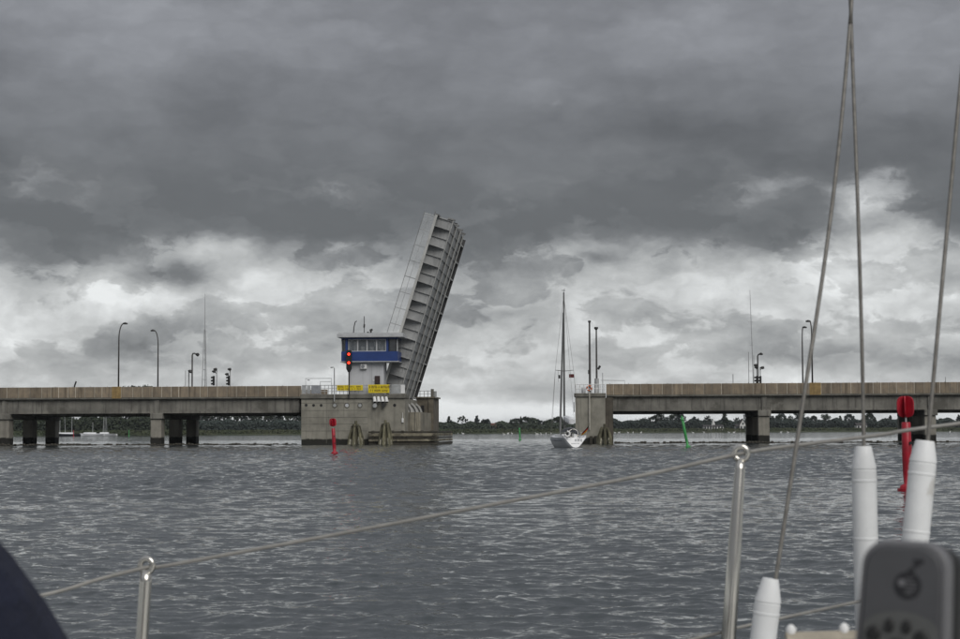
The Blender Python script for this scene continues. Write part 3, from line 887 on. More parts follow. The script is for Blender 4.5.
ox0, ox1 = BR.sx(420.8, tb0), BR.sx(424.2, tb0); oz0, oz1 = BR.zy(422, 412, tb0), BR.zy(422, 405.5, tb0)
mb = MB(); mb.box(ox0, ox1, tb0 - .03, tb0 + .05, oz0, oz1); part('hatch', mb, black_plastic, bp)
for px_, r_, ytop in ((432.2, .24, 389.0), (434.8, .28, 391.2)):
    xx = BR.sx(px_, tb0); mb = MB(); mb.tube([(xx, tb0 + .3, ZB + .1), (xx, tb0 + .3, BR.zy(px_, ytop, tb0))], r_, 10); part('vent_pipe', mb, coping_conc if r_ < .25 else galv, bp)
for px_ in (420, 424.2, 427.8):
    xx = BR.sx(px_, tb0); mb = MB(); mb.tube([(xx, tb0 + .1, ZB + .1), (xx, tb0 + .1, ZB + 1.15)], .05, 6); part('rail_post', mb, galv, bp)
mb = MB(); mb.tube([(BR.sx(419, tb0), tb0 + .1, ZB + 1.12), (BR.sx(431.5, tb0), tb0 + .1, ZB + 1.12)], .045, 6); mb.tube([(BR.sx(419, tb0), tb0 + .1, ZB + .65), (BR.sx(431.5, tb0), tb0 + .1, ZB + .65)], .035, 6); part('rail', mb, galv, bp)
# round openings and small drain holes
for px_, r_, pale in ((334.8, .30, 0), (347, .32, 1), (360, .30, 0)):
    xx, zz = BR.px(px_, 405.3, TF)
    mb = MB(); mb.torus((xx, TF - .02, zz), (0, 1, 0), r_, .07, 18, 6); o = part('porthole', mb, coping_conc, bp)
    mb = MB(); mb.disc((xx, TF - .005, zz), (0, 1, 0), r_ - .03, .05, 16); part('porthole_lid', mb, white_wall if pale else galv, o)
for px_, y_ in ((306.2, 405.2), (313.6, 405.4), (321.2, 405.4)):
    xx, zz = BR.px(px_, y_, TF); mb = MB(); mb.disc((xx, TF - .0, zz), (0, 1, 0), .2, .05, 12); part('drain_hole', mb, black_plastic, bp)
xx, zz = BR.px(394.6, 405.3, TF); mb = MB(); mb.disc((xx, TF + .04, zz), (0, 1, 0), .22, .06, 12); part('drain_hole', mb, black_plastic, bp)
xx, zz = BR.px(402.7, 420.5, TF); mb = MB(); mb.bbox(xx - .13, xx + .13, TF - .16, TF + .05, zz - .3, zz + .3, .03); mb.tube([(xx, TF - .05, zz), (xx, TF - .05, zz + 1.1)], .03, 6); part('gauge_box', mb, white_paint, bp)
# cluster of four white floodlights under the coping
for k in range(4):
    xx, zz = BR.px(374.8 + 3.95 * k, 399.6, TF)
    mb = MB(); mb.tube([(xx - .06, TF - .2, zz + .34), (xx + .05, TF - .42, zz - .10), (xx + .09, TF - .52, zz - .36)], [.2, .23, .25], 10)
    o = part('floodlight', mb, white_paint, bp, label='white floodlight under the coping')
    mb = MB(); mb.disc((xx + .095, TF - .53, zz - .385), (0.08, -.2, -.55), .22, .02, 12); part('lens', mb, black_plastic, o)
    mb = MB(); mb.tube([(xx, TF + .05, zz + .1), (xx, TF - .3, zz + .1)], .05, 6); part('bracket', mb, dark_metal, o)
for px_, y_ in ((376, 406), (384.6, 405.4)):
    xx, zz = BR.px(px_, y_, TF); mb = MB(); mb.tube([(xx, TF - .05, zz), (xx - .1, TF - .55, zz + .05)], [.18, .32], 10); part('horn', mb, galv if px_ < 380 else dark_metal, bp)
# fender timbers along the channel corner
xf0, xf1 = BR.sx(368.6, TF - .6), BR.sx(439.4, TF + 4)
for y0, y1, m_, dt_ in ((431.2, 433.0, timber_dark, .0), (433.4, 436.4, timber_worn, -.12), (437.0, 438.6, timber_dark, -.05), (439.2, 441.6, timber_worn, -.2), (442.2, 446.2, timber_dark, .0)):
    z0, z1 = BR.zy(400, y1, TF), BR.zy(400, y0, TF)
    a = TF - .35 + dt_
    xe = BR.sx(437.5, TF)
    mb = MB(); mb.bbox(xf0, xe, a - .4, a, z0, z1, .04); part('fender_beam', mb, m_, bp)
    mb = MB(); mb.bbox(xe - .4, xe - .02, a + .003, W - 4, z0, z1, .04); part('fender_beam', mb, m_, bp)
for k in range(7):
    xx = xf0 + .6 + (BR.sx(436, TF) - xf0 - 1.2) * k / 6
    mb = MB(); mb.bbox(xx - .2, xx + .2, TF - .33, TF + (-.02 if xx < x405 - .3 else .25), -2, BR.zy(400, 430.6, TF), .04); part('fender_post', mb, timber_dark, bp)
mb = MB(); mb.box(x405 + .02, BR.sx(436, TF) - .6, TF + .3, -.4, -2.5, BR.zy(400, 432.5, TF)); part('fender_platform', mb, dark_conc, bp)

# steel railing on the pier edge, part solid sheets, part open bars
rl = thing('pier_railing', 'grey railing of sheets and bars along the bascule pier edge', 'railing', ((x301 + x405) / 2, TF, ZTOP), BR)
zr = BR.zy(350, 385.2, TF)
def rail_sheet(pa, pb, m_=galv):
    mb = MB(); mb.box(BR.sx(pa, TF), BR.sx(pb, TF), TF - .03, TF + .0, ZTOP + .08, zr - .02); part('sheet', mb, m_, rl)
for pa, pb in ((301.8, 306.2), (306.9, 310.5), (311.2, 320.3), (391.6, 400.3)): rail_sheet(pa, pb, grey_canvas if pa > 311 and pa < 315 else galv)
rail_sheet(400.8, 405, white_paint)
for k in range(28):
    xx = x301 + .1 + (x405 - x301 - .2) * k / 27
    mb = MB(); mb.tube([(xx, TF + .04, ZTOP), (xx, TF + .04, zr)], .035, 6); part('rail_post', mb, galv, rl)
for f in (0, .35, .68):
    mb = MB(); mb.tube([(x301 + .05, TF + .04, zr - f * (zr - ZTOP)), (x405 - .05, TF + .04, zr - f * (zr - ZTOP))], .035 if f else .05, 6); part('rail', mb, galv, rl)
# thin frame standing over the left end
fr = thing('pipe_frame', 'thin grey pipe frame over the left end of the bascule pier', 'frame', (BR.sx(312, -1), -1, ZTOP), BR)
a, b = BR.sx(305.6, -1), BR.sx(331.5, -1); z1 = BR.zy(318, 378.5, -1); z2 = BR.zy(318, 381.6, -1)
mb = MB(); mb.tube([(a, -1, ZTOP), (a, -1, z1), (b, -1, z1), (b, -1, ZTOP)], .045, 6); part('pipe', mb, galv, fr)
mb = MB(); c_ = BR.sx(320.4, -1); mb.tube([(c_, -1.1, ZTOP), (c_, -1.1, z2), (b - .1, -1.1, z2)], .045, 6); part('pipe', mb, galv, fr)
mb = MB(); xx = BR.sx(308, -1); mb.tube([(xx - .1, -1, BR.zy(308, 380.2, -1)), (xx + .25, -1, BR.zy(308, 380.2, -1))], .06, 6); part('wind_vane', mb, dark_metal, fr)
# short lamp post beside the railing
lp = thing('pier_lamp', 'short grey hooked lamp post on the pier left of the signal', 'lamp', (BR.sx(334.4, TF), TF - .1, ZCOP), BR)
xx = BR.sx(334.6, TF); zt = BR.zy(334, 367.2, TF)
mb = MB(); mb.tube([(xx, TF - .3, ZCOP - .4), (xx, TF - .3, zt - .15), (xx - .12, TF - .3, zt), (xx - .34, TF - .3, zt - .02)], [.09, .075, .07, .06], 8); part('pole', mb, galv, lp)
mb = MB(); mb.bbox(xx - .55, xx - .25, TF - .4, TF - .2, zt - .14, zt + .04, .03); part('lamp_head', mb, galv, lp)

# ---------------------------------------------------------------- control house
TH = TF + .15
cx0, cx1 = BR.sx(341.2, TH), BR.sx(397.8, TH); cz0, cz1 = BR.zy(368, 361.3, TH), BR.zy(368, 337.4, TH)
D1 = TH + 4.6
ch = thing('control_house', 'white bridge control house with blue band and wide flat roof', 'building', ((cx0 + cx1) / 2, TH + 2, ZTOP), BR)
tx0, tx1 = BR.sx(349.3, TH + .7), BR.sx(383.8, TH + .7)
mb = MB(); mb.box(tx0, tx1, TH + .7, D1 - .5, ZTOP, cz0 - .1); part('tower', mb, white_wall, ch)
for px_ in (372.0,):
    xx = BR.sx(px_, TH + .7); mb = MB(); mb.box(xx - .02, xx + .02, TH + .68, TH + .72, ZTOP + .1, cz0 - .2); part('panel_joint', mb, grey_canvas, ch)
zb1 = BR.zy(368, 351.4, TH); zw1 = BR.zy(368, 339.2, TH)
mb = MB(); mb.bbox(cx0, cx1, TH, D1, cz0 + .02, zb1, .03); part('blue_band', mb, blue_panel, ch)
mb = MB(); mb.box(cx0 - .12, cx1 + .12, TH - .12, D1 + .1, cz0 - .1, cz0 + .016); part('floor_ledge', mb, roof_grey, ch)
for px_ in (346.5, 387.3):
    xx = BR.sx(px_, TH); mb = MB(); mb.box(xx - .16, xx + .16, TH + .03, TH + .3, zb1 + .002, zw1); part('corner_post', mb, blue_panel, ch)
for px_ in (341.6, 397.3):
    xx = BR.sx(px_, TH)
    for ty in (TH + .02, D1 - .2):
        mb = MB(); mb.box(xx - .07, xx + .07, ty, ty + .16, zb1 + .002, zw1); part('corner_post', mb, roof_grey, ch)
mb = MB(); mb.box(cx0 + .02, cx1 - .02, TH + .02, D1, zw1 + .002, cz1); part('lintel', mb, blue_panel, ch)
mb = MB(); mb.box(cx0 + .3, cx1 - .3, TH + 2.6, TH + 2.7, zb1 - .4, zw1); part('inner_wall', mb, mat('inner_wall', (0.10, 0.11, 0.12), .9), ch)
gl = bpy.data.materials.new('clear_glass'); gl.use_nodes = True
_b = gl.node_tree.nodes['Principled BSDF']; _b.inputs['Base Color'].default_value = (.16, .18, .20, 1); _b.inputs['Roughness'].default_value = .05
_n = N(gl.node_tree); _g = _n.new('ShaderNodeTexNoise'); _b.inputs['Alpha'].default_value = .45
gl.node_tree.links.new(_n.sstep(_n.noise(_n.new('ShaderNodeTexCoord').outputs['Object'], .6, 2), .3, .7, .4, .5), _b.inputs['Alpha'])
edges = [342.6, 345.6, None, 348.2, 357.6, 367.0, 376.6, 386.2, None, 389.0, 396.4]
for k in range(len(edges) - 1):
    if edges[k] is None or edges[k + 1] is None: continue
    a, b = BR.sx(edges[k], TH), BR.sx(edges[k + 1], TH)
    fm = .09
    mb = MB()
    for (q0, q1, r0, r1) in ((a, b, zb1 + .004, zb1 + fm), (a, b, zw1 - fm, zw1 - .004), (a, a + fm, zb1 + fm, zw1 - fm), (b - fm, b, zb1 + fm, zw1 - fm)): mb.box(q0, q1, TH + .05, TH + .14, r0, r1)
    wo_ = part('window', mb, window_frame_m if 346 < edges[k] < 388 else dark_metal, ch)
    mb = MB(); mb.box(a + fm + .005, b - fm - .005, TH + .08, TH + .1, zb1 + fm + .005, zw1 - fm - .005); part('pane', mb, gl if 346 < edges[k] < 388 else win_glass, wo_)
for ax in (cx0 + .02, cx1 - .08):
    mb = MB(); mb.box(ax, ax + .05, TH + .25, D1 - .25, zb1 + .004, zw1); part('side_window', mb, win_glass, ch)
# things seen through the panes: blinds and screens near the glass
for px_, y0, y1, wd in ((350, 341.5, 350.5, 2.2), (355, 342, 350.8, 1.8), (363, 346.5, 350.8, 3.6), (372, 346.5, 351, 3.4), (375.2, 341.6, 346, 1.6), (379.5, 341.6, 349, 1.8), (382, 346.6, 351, 3.2), (385, 342.5, 350, 1.2)):
    xx = BR.sx(px_, TH + .4); mb = MB(); wd_ = wd / 7.1
    mb.box(xx - wd_ / 2, xx + wd_ / 2, TH + .35, TH + .42, BR.zy(px_, y1, TH + .4), BR.zy(px_, y0, TH + .4)); part('desk_item', mb, white_paint, ch)
rx0, rx1 = BR.sx(337.0, TH - .8), BR.sx(403.0, TH - .8); rz0, rz1 = BR.zy(368, 337.3, TH - .8), BR.zy(368, 333.4, TH - .8)
mb = MB(); mb.bbox(rx0, rx1, TH - .8, D1 + .5, rz0, rz1, .05); rf = part('roof', mb, roof_grey, ch)
mb = MB(); mb.box(rx0 + .15, rx1 - .15, TH - .6, D1 + .3, rz1 + .001, rz1 + .1); part('roof_upstand', mb, galv, rf)
# roof fittings
def roof_tube(name, pts, r, m_=dark_metal):
    mb = MB(); mb.tube([(BR.sx(x, TH + 1), TH + 1, BR.zy(x, y, TH + 1)) for x, y in pts], r, 6); part(name, mb, m_, rf)
roof_tube('antenna_arm', [(353.4, 333.6), (354.0, 327), (355.2, 322), (356.8, 321.0)], .07)
roof_tube('mast', [(364.2, 334), (364.2, 316.2)], .05)
roof_tube('wind_sensor', [(364.0, 327.6), (364.4, 324.2)], .12)
roof_tube('radar_horn', [(370.8, 333.6), (371.0, 330.5)], .14)
roof_tube('radar_horn', [(369.8, 330.6), (372.6, 329.4)], .16)
roof_tube('beacon', [(367.9, 333.6), (368.0, 331.8)], .13)
# air conditioner and door on the tower
xx, zz = BR.px(363.6, 366.5, TH + .3); mb = MB(); mb.bbox(xx - .45, xx + .45, TH + .3, TH + .69, zz - .34, zz + .34, .03); ac = part('air_conditioner', mb, white_paint, ch)
mb = MB(); mb.disc((xx - .12, TH + .29, zz), (0, 1, 0), .26, .02, 14); part('fan_grille', mb, grey_canvas, ac)
xx, zz = BR.px(377.4, 380, TH + .55); mb = MB(); mb.bbox(xx - .36, xx + .36, TH + .45, TH + .69, zz - .55, zz + .58, .02); part('switch_cabinet', mb, mat('cabinet_brown', (0.035, 0.018, 0.018), .6), ch)
xx, zz = BR.px(373.6, 380.4, TH + .55); mb = MB(); mb.disc((xx, TH + .66, zz), (0, 1, 0), .13, .08, 10); part('wall_lamp', mb, white_paint, ch)

# traffic signal with two red lamps lit
sx_, sz0 = BR.px(349.0, 372.2, TF - .35); sz1 = BR.zy(349, 350.2, TF - .35)
sg = thing('ship_signal', 'tall black ship signal with two red lights lit, before the control house', 'traffic light', (sx_, TF - .35, ZTOP), BR)
hw = 2.75 / 7.1
mb = MB(); mb.prism([(sx_ - hw, sz0 + .5), (sx_ - hw * .35, sz0), (sx_ + hw * .35, sz0), (sx_ + hw, sz0 + .5), (sx_ + hw, sz1 - .2), (sx_ + hw * .7, sz1), (sx_ - hw * .7, sz1), (sx_ - hw, sz1 - .2)], TF - .5, TF - .2)
part('board', mb, black_plastic, sg)
mb = MB(); mb.tube([(sx_, TF - .3, ZTOP - .6), (sx_, TF - .3, sz0 + .1)], .1, 8); part('post', mb, dark_metal, sg)
for y_, lit in ((354.2, 1), (362.8, 1), (369.0, 0)):
    zz = BR.zy(349, y_, TF - .5); mb = MB(); mb.disc((sx_, TF - .52, zz), (0, 1, 0), .185, .05, 14)
    o = part('lamp', mb, pale_red_lamp if lit else emblem_m, sg, label='lit red lamp' if lit else 'unlit lamp')
    mb = MB(); mb.torus((sx_, TF - .58, zz), (0, 1, 0), .24, .03, 16, 6); part('hood', mb, black_plastic, o)


def sign(pa, pb, ya, yb, rows, label, seed):
    r_ = random.Random(seed); ty = TF - .34
    x0, x1 = BR.sx(pa, ty), BR.sx(pb, ty); z1, z0 = BR.zy((pa + pb) / 2, ya, ty), BR.zy((pa + pb) / 2, yb, ty)
    t = thing('sign_board', label, 'sign', ((x0 + x1) / 2, ty, z0), BR)
    mb = MB(); mb.bbox(x0, x1, ty, ty + .06, z0, z1, .015); part('board', mb, yellow_m, t)
    for k in (0.2, .8):
        xx = x0 + (x1 - x0) * k; mb = MB(); mb.tube([(xx, ty + .1, z0 - .3), (xx, ty + .1, z1 - .1)], .04, 6); part('bracket', mb, galv, t)
    mb = MB()                            # two rows of lettering too small to read, as strokes
    for (f0, f1, l0, l1, words) in rows:
        za, zb = z0 + (z1 - z0) * f0, z0 + (z1 - z0) * f1; x = x0 + (x1 - x0) * l0; xe = x0 + (x1 - x0) * l1
        n_ = 0
        while x < xe:
            lw = (zb - za) * r_.uniform(.55, .8)
            n_ += 1
            if n_ % r_.choice((4, 5, 6, 7)) != 0:
                st = (zb - za) * .2
                mb.box(x, x + st, ty - .008, ty - .002, za, zb)
                if r_.random() < .7: mb.box(x + lw - st, x + lw, ty - .008, ty - .002, za, zb)
                zc = r_.choice((za, (za + zb) / 2 - st / 2, zb - st)); mb.box(x + st, x + lw - st, ty - .0075, ty - .0025, zc, zc + st)
            x += lw + (zb - za) * .22
    part('lettering', mb, sign_ink, t)


sign(336.8, 362.9, 385.2, 390.6, ((.56, .88, .04, .97, 4), (.14, .42, .06, .92, 5)), 'long narrow yellow sign on the railing below the red signal', 3)
sign(368.2, 389.4, 384.6, 393.0, ((.55, .86, .06, .95, 3), (.16, .42, .1, .93, 4)), 'taller yellow sign on the railing under the control tower', 4)

# ---------------------------------------------------------------- dolphins (groups of splayed piles)
def dolphin(px, ybase, ytop, tt, label, n_=6, wid=1.0, seed=1, cap=True):
    r_ = random.Random(seed); c = BR.sx(px, tt); zt = BR.zy(px, ytop, tt)
    t = thing('pile_dolphin', label, 'dolphin', (c, tt, 0), BR, 'timber pile dolphins at the bridge piers')
    for k in range(n_):
        a = 2 * math.pi * k / n_ + .3
        bx, by = c + 1.2 * wid * math.cos(a), tt + .9 * math.sin(a)
        tx_, ty_ = c + .48 * wid * math.cos(a), tt + .38 * math.sin(a)
        h = zt * r_.uniform(.86, 1.0) - .35
        mb = MB(); mb.tube([(bx, by, -1.6), (bx * .6 + tx_ * .4, by * .6 + ty_ * .4, h * .42), (tx_, ty_, h)], [.20, .195, .17], 9); o = part('pile', mb, timber, t)
        f0, f1 = .16, .16 + r_.uniform(.16, .24)
        P = lambda f: Vector((bx, by, -1.6)).lerp(Vector((tx_, ty_, h)), f)
        mb = MB(); q = 1.6 / (h + 1.6); mb.tube([P(q + .02), P(q + .02 + r_.uniform(.12, .24))], [.222, .215], 9); part('scuffed_band', mb, pale_worn, o)
    mb = MB(); mb.tube([(c, tt, -1.5), (c, tt, zt)], [.24, .2], 9); part('king_pile', mb, timber, t)
    if cap:
        mb = MB(); mb.torus((c, tt, zt - .75), (0, 0, 1), .62 * wid, .06, 18, 6); part('binding', mb, timber_dark, t)
    return t


dolphin(355.8, 445.6, 420.8, TF - 2.6, 'timber pile dolphin with pale scuffed feet, left of two at the bascule pier', 6, 1.0, 1)
dolphin(385.4, 445.6, 420.0, TF - 2.6, 'timber pile dolphin with pale scuffed feet, right of two at the bascule pier', 6, .85, 2)
dolphin(604.5, 445, 424.0, TF - 2.0, 'mossy timber pile dolphin at the corner of the right channel pier', 7, 1.0, 3, False)

# ---------------------------------------------------------------- bascule leaf
PB = Vector((*BR.px(381.8, 392.0, 0),)); PA = Vector((*BR.px(436.4, 215.5, 0),))
ax = (PA - PB); LL = ax.length; ax.normalize(); nr = Vector((ax.y, -ax.x))     # along the leaf; towards its underside


def LP(l, d, t): q = PB + ax * l + nr * d; return (q.x, t, q.y)


def lbox(mb, l0, l1, d0, d1, t0, t1, mi=0):
    vs = [LP(l, d, t) for l in (l0, l1) for d in (d0, d1) for t in (t0, t1)]
    return mb.add(vs, [(0, 1, 3, 2), (4, 6, 7, 5), (0, 4, 5, 1), (2, 3, 7, 6), (0, 2, 6, 4), (1, 5, 7, 3)], mi)


bl = thing('bascule_leaf', 'raised grey steel bridge leaf tilted over the channel beside the control house', 'bridge leaf', (PB.x, W / 2, PB.y), BR)
DG = 2.55
mb = MB(); lbox(mb, 0, LL, 0, .10, -1.15, W + .6); part('deck_plate', mb, leaf_steel, bl)
mb = MB(); lbox(mb, 0, LL, -.03, .34, -1.32, -1.155); part('edge_beam', mb, leaf_pale, bl)
mb = MB(); lbox(mb, 0, LL, -.03, .34, W + .605, W + .75); part('edge_beam', mb, leaf_pale, bl)
mb = MB(); lbox(mb, .5, LL - .2, -.06, -.004, 1.5, W - 1.5); part('road_surface', mb, asphalt, bl)
GT = (0.25, 7.0, 13.4, 18.6)
nst = 19; pit = (LL - .3) / nst
hinge = Vector((*BR.px(399.3, 413.4, 0),))
for gi, tg in enumerate(GT):
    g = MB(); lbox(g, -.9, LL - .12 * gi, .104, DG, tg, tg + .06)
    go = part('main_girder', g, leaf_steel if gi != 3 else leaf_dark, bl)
    f = MB(); lbox(f, -.4, LL - .05, DG + .002, DG + .07, tg - .36, tg + .40); part('bottom_flange', f, leaf_pale, go)
    f = MB(); lbox(f, -.4, LL - .25, DG * .97 - .5, DG * .97 - .44, tg - .12, tg - .002); part('web_rib', f, leaf_steel, go)
    # round tail of the girder: rolls in the pit
    s_ = MB(); n_ = 22
    ring_o = [(hinge.x + 1.85 * math.cos(a), hinge.y + 1.85 * math.sin(a)) for a in [rad(-50) + rad(190) * k / n_ for k in range(n_ + 1)]]
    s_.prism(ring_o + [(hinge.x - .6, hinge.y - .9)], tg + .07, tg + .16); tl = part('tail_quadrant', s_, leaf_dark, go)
    for rr, w_ in ((1.68, .4), (1.15, .16)):
        s_ = MB(); k0 = None
        pts = [rad(-50) + rad(190) * k / n_ for k in range(n_ + 1)]
        vs = []; fs = []
        for k, a in enumerate(pts):
            for (r2, t2) in ((rr, tg - w_ / 2 + .1), (rr, tg + w_ / 2 + .1), (rr + .24, tg + w_ / 2 + .1), (rr + .24, tg - w_ / 2 + .1)): vs.append((hinge.x + r2 * math.cos(a), t2, hinge.y + r2 * math.sin(a)))
        for k in range(n_):
            for j in range(4): fs.append((k * 4 + j, k * 4 + (j + 1) % 4, k * 4 + 4 + (j + 1) % 4, k * 4 + 4 + j))
        s_.add(vs, fs); part('track_rim', s_, leaf_pale, tl)
    for k in range(nst + 1):
        l = .1 + k * pit
        strong = k % 2 == 0
        q = MB()
        if gi == 0:
            if strong:   # bracket carrying the footway
                q.add([LP(l + e, d, t) for e in (0, .06) for d, t in ((.105, -1.12), (.105, tg - .002), (DG - .02, tg - .002), (DG - .02, tg - .30), (.5, -1.12))],
                      [(0, 1, 2, 3, 4), (9, 8, 7, 6, 5)] + [(i, (i + 1) % 5, 5 + (i + 1) % 5, 5 + i) for i in range(5)])
                lbox(q, l - .1, l + .16, DG - .06, DG - .012, tg - .30, tg - .004)
                part('footway_bracket', q, leaf_steel, go)
            else:
                lbox(q, l, l + .05, .105, DG - .01, tg - .22, tg - .002); part('stiffener', q, leaf_steel, go)
        else:
            lbox(q, l, l + .05, .105, DG - .01, tg - .22, tg - .002); part('stiffener', q, leaf_steel, go)
# cross girders between the main girders
for gi in range(3):
    for k in range(nst + 1):
        l = .1 + k * pit + .01
        q = MB(); lbox(q, l, l + .05, 2.352, 2.43, GT[gi] + .065, GT[gi + 1] - .225); lbox(q, l - .04, l + .09, 2.432, 2.46, GT[gi] + .065, GT[gi + 1] - .225)
        part('cross_girder', q, leaf_steel, bl)
for gi in range(3):
    for k in range(nst):
        l = .1 + k * pit
        q = MB(); lbox(q, l + .03, l + pit - .03, 2.30, 2.35, GT[gi] + .065, GT[gi + 1] - .225); part('bottom_plate', q, leaf_steel, bl)
# far footway brackets, dark gaps between them
for k in range(0, nst + 1, 2):
    l = .1 + k * pit; tg = GT[3] + .065
    q = MB(); lbox(q, l, l + .2, DG * .55, DG * .96, tg, W + .58); part('footway_bracket', q, leaf_pale, bl)
q = MB(); lbox(q, .2, LL - .5, DG * .30, DG * .40, W - 2.3, W - 2.1); part('service_pipe', q, leaf_pale, bl)
q = MB(); lbox(q, 0, LL - .3, .105, DG * .98, W + .585, W + .602); part('rear_shade_sheet', q, mat('leaf_shadow_paint', (0.045, 0.045, 0.045), .7), bl)  # dark sheet added behind the brackets so the open bay reads as shaded
# tip: end beam, locks and nosing
q = MB(); lbox(q, LL + .003, LL + .18, -.02, .5, -1.3, W + .7); part('nosing', q, leaf_dark, bl)
q = MB(); lbox(q, LL - .4, LL - .002, .104, 1.9, GT[0] + .07, GT[3] - .005); part('end_beam', q, leaf_steel, bl)
for tg, ln in zip(GT, (.35, .45, .5, .4)):
    q = MB(); lbox(q, LL + .0, LL + .22, DG - .8, DG + .25, tg - .3, tg + .4); part('lock_shoe', q, leaf_dark, bl)
q = MB(); lbox(q, LL - .1, LL + .75, 1.5, 1.72, 11.8, 12.1); lbox(q, LL + .55, LL + .8, 1.35, 1.9, 11.7, 12.2); part('navigation_lamp', q, dark_metal, bl)
# footway railing, fine upright bars so close that they read as a pale veil
rl_h = 1.62
bars = MB(); nb = 236
for k in range(nb):
    l = .3 + (LL - .5) * k / (nb - 1)
    lbox(bars, l, l + .030, -rl_h + .03, -.035, -1.26, -1.23)
part('railing_bars', bars, mat('railing_pale', (0.66, 0.67, 0.67), .5, var=.05), bl, kind='stuff')
for k in range(12):
    l = .4 + (LL - .7) * k / 11; q = MB(); lbox(q, l, l + .1, -rl_h - .02, -.032, -1.30, -1.2); part('railing_post', q, galv, bl)
q = MB(); lbox(q, .2, LL, -rl_h - .06, -rl_h, -1.3, -1.2); part('handrail', q, leaf_dark, bl)
q = MB(); lbox(q, .2, LL, -rl_h * .55, -rl_h * .55 + .05, -1.29, -1.21); part('handrail', q, galv, bl)
q = MB(); lbox(q, LL - .2, LL + .4, -.2, -.08, -1.3, -1.15); part('tip_post', q, leaf_dark, bl)

# ---------------------------------------------------------------- rest pier on the other side of the channel
u0, u1 = BR.sx(575.3, TF), BR.sx(605.3, TF)
rp = thing('rest_pier', 'square concrete pier at the right side of the open channel', 'pier', ((u0 + u1) / 2, 0, 0), BR)
zt = BR.zy(590, 393.2, TF); zc = BR.zy(590, 397.0, TF)
mb = MB(); mb.box(u0, u1, TF, -.3, -2.5, zc); part('wall', mb, pier_conc, rp)
mb = MB(); mb.bbox(u0 - .15, u1 + .1, TF - .2, -.28, zc + .003, zt, .05); part('coping', mb, coping_conc, rp)
mb = MB(); mb.box(u0 + .3, BR.sx(613.2), -.3, W, -2.5, ZF - .004); part('body', mb, dark_conc, rp)  # coloured dark to imitate the shade beneath the deck
xx = BR.sx(589.6, TF - .2); mb = MB(); mb.tube([(xx, TF - .22, BR.zy(589, 430, TF)), (xx, TF - .22, zt + .2)], .1, 8); part('drain_pipe', mb, mat('pipe_pale', (0.42, 0.40, 0.35), .7), rp)
xx = BR.sx(576, TF); mb = MB(); mb.tube([(xx - .25, TF + .6, BR.zy(576, 412, TF)), (xx - .3, TF + .6, BR.zy(576, 402, TF))], .06, 6); part('ladder_rail', mb, galv, rp)
for px_ in (591, 595.5, 600):
    xx = BR.sx(px_, TF - .5); mb = MB(); mb.bbox(xx - .22, xx + .22, TF - .55, TF - .01, -1.5, BR.zy(595, 436, TF), .05); part('fender_post', mb, timber_dark, rp)
rl2 = thing('pier_railing', 'white open railing on top of the right channel pier', 'railing', ((u0 + u1) / 2, TF, zt), BR)
zr2 = BR.zy(590, 384.4, TF)
for k in range(8):
    xx = u0 + .1 + (u1 - u0 - .2) * k / 7; mb = MB(); mb.tube([(xx, TF, zt), (xx, TF, zr2)], .06, 6); part('rail_post', mb, white_paint, rl2)
for f in (0, .5):
    mb = MB(); mb.tube([(u0 + .1, TF, zr2 - f * (zr2 - zt)), (u1 - .1, TF, zr2 - f * (zr2 - zt))], .05, 6); part('rail', mb, white_paint, rl2)
mb = MB(); xx = BR.sx(583.5, TF); mb.box(xx - .3, xx + .3, TF + .5, TF + .9, zt, zt + .8); part('locker', mb, white_wall, rl2)
xx, zz = BR.px(589.2, 388.2, TF - .2)
lb_ = thing('lifebuoy', 'orange and white ring lifebuoy hung on the right pier railing', 'lifebuoy', (xx, TF - .2, zz - .4), BR)
mb = MB(); mb.torus((xx, TF - .2, zz), (0, 1, 0), .33, .10, 22, 8); part('ring', mb, orange_m, lb_, True)
for k in range(4):
    mb = MB(); mb.torus((xx, TF - .2, zz), (0, 1, 0), .33, .108, 4, 8, a0=k * math.pi / 2, a1=k * math.pi / 2 + .5); part('white_band', mb, white_paint, lb_, True)


# ---------------------------------------------------------------- poles, lamps and signals on the deck
def deck_z(tt): return ZS + .06


def lamp(pb, ytop, arm_px, tt, label, side):
    x0 = BR.sx(pb, tt); zt_ = BR.zy(pb, ytop, tt); zb = deck_z(tt); ap = BR.sx(pb + arm_px, tt) - x0
    t = thing('street_lamp', label, 'street lamp', (x0, tt, zb), BR, 'curved street lamps on the bridge deck')
    mb = MB(); pts = [(x0, tt, zb), (x0, tt, zt_ - 2.4)]
    for k in range(1, 7):
        a = k / 6 * math.pi / 2; pts.append((x0 + ap * (1 - math.cos(a)), tt, zt_ - 2.4 + 2.3 * math.sin(a)))
    mb.tube(pts, [.13, .10] + [.085] * 6, 8); part('pole', mb, pole_metal, t, True)
    mb = MB(); sgn = 1 if ap > 0 else -1
    mb.tube([(x0 + ap - sgn * .1, tt, zt_ - .1), (x0 + ap + sgn * .25, tt, zt_ - .05), (x0 + ap + sgn * .6, tt, zt_ - .12)], [.1, .17, .1], 8); part('lamp_head', mb, dark_metal, t)
    return t


lamp(118.2, 323.0, 4.6, 2.0, 'tall curved street lamp with its arm to the right, leftmost on the bridge', 1)
lamp(157.6, 330.0, -3.8, 21, 'curved street lamp with its arm to the left, second on the left bridge', -1)
lamp(813.0, 320.6, -1.6, 2.0, 'tall slim street lamp behind the shroud on the right bridge', -1)
lamp(803.4, 326.8, .9, 21, 'slim street lamp with a small dark head left of the tall right lamp', 1)


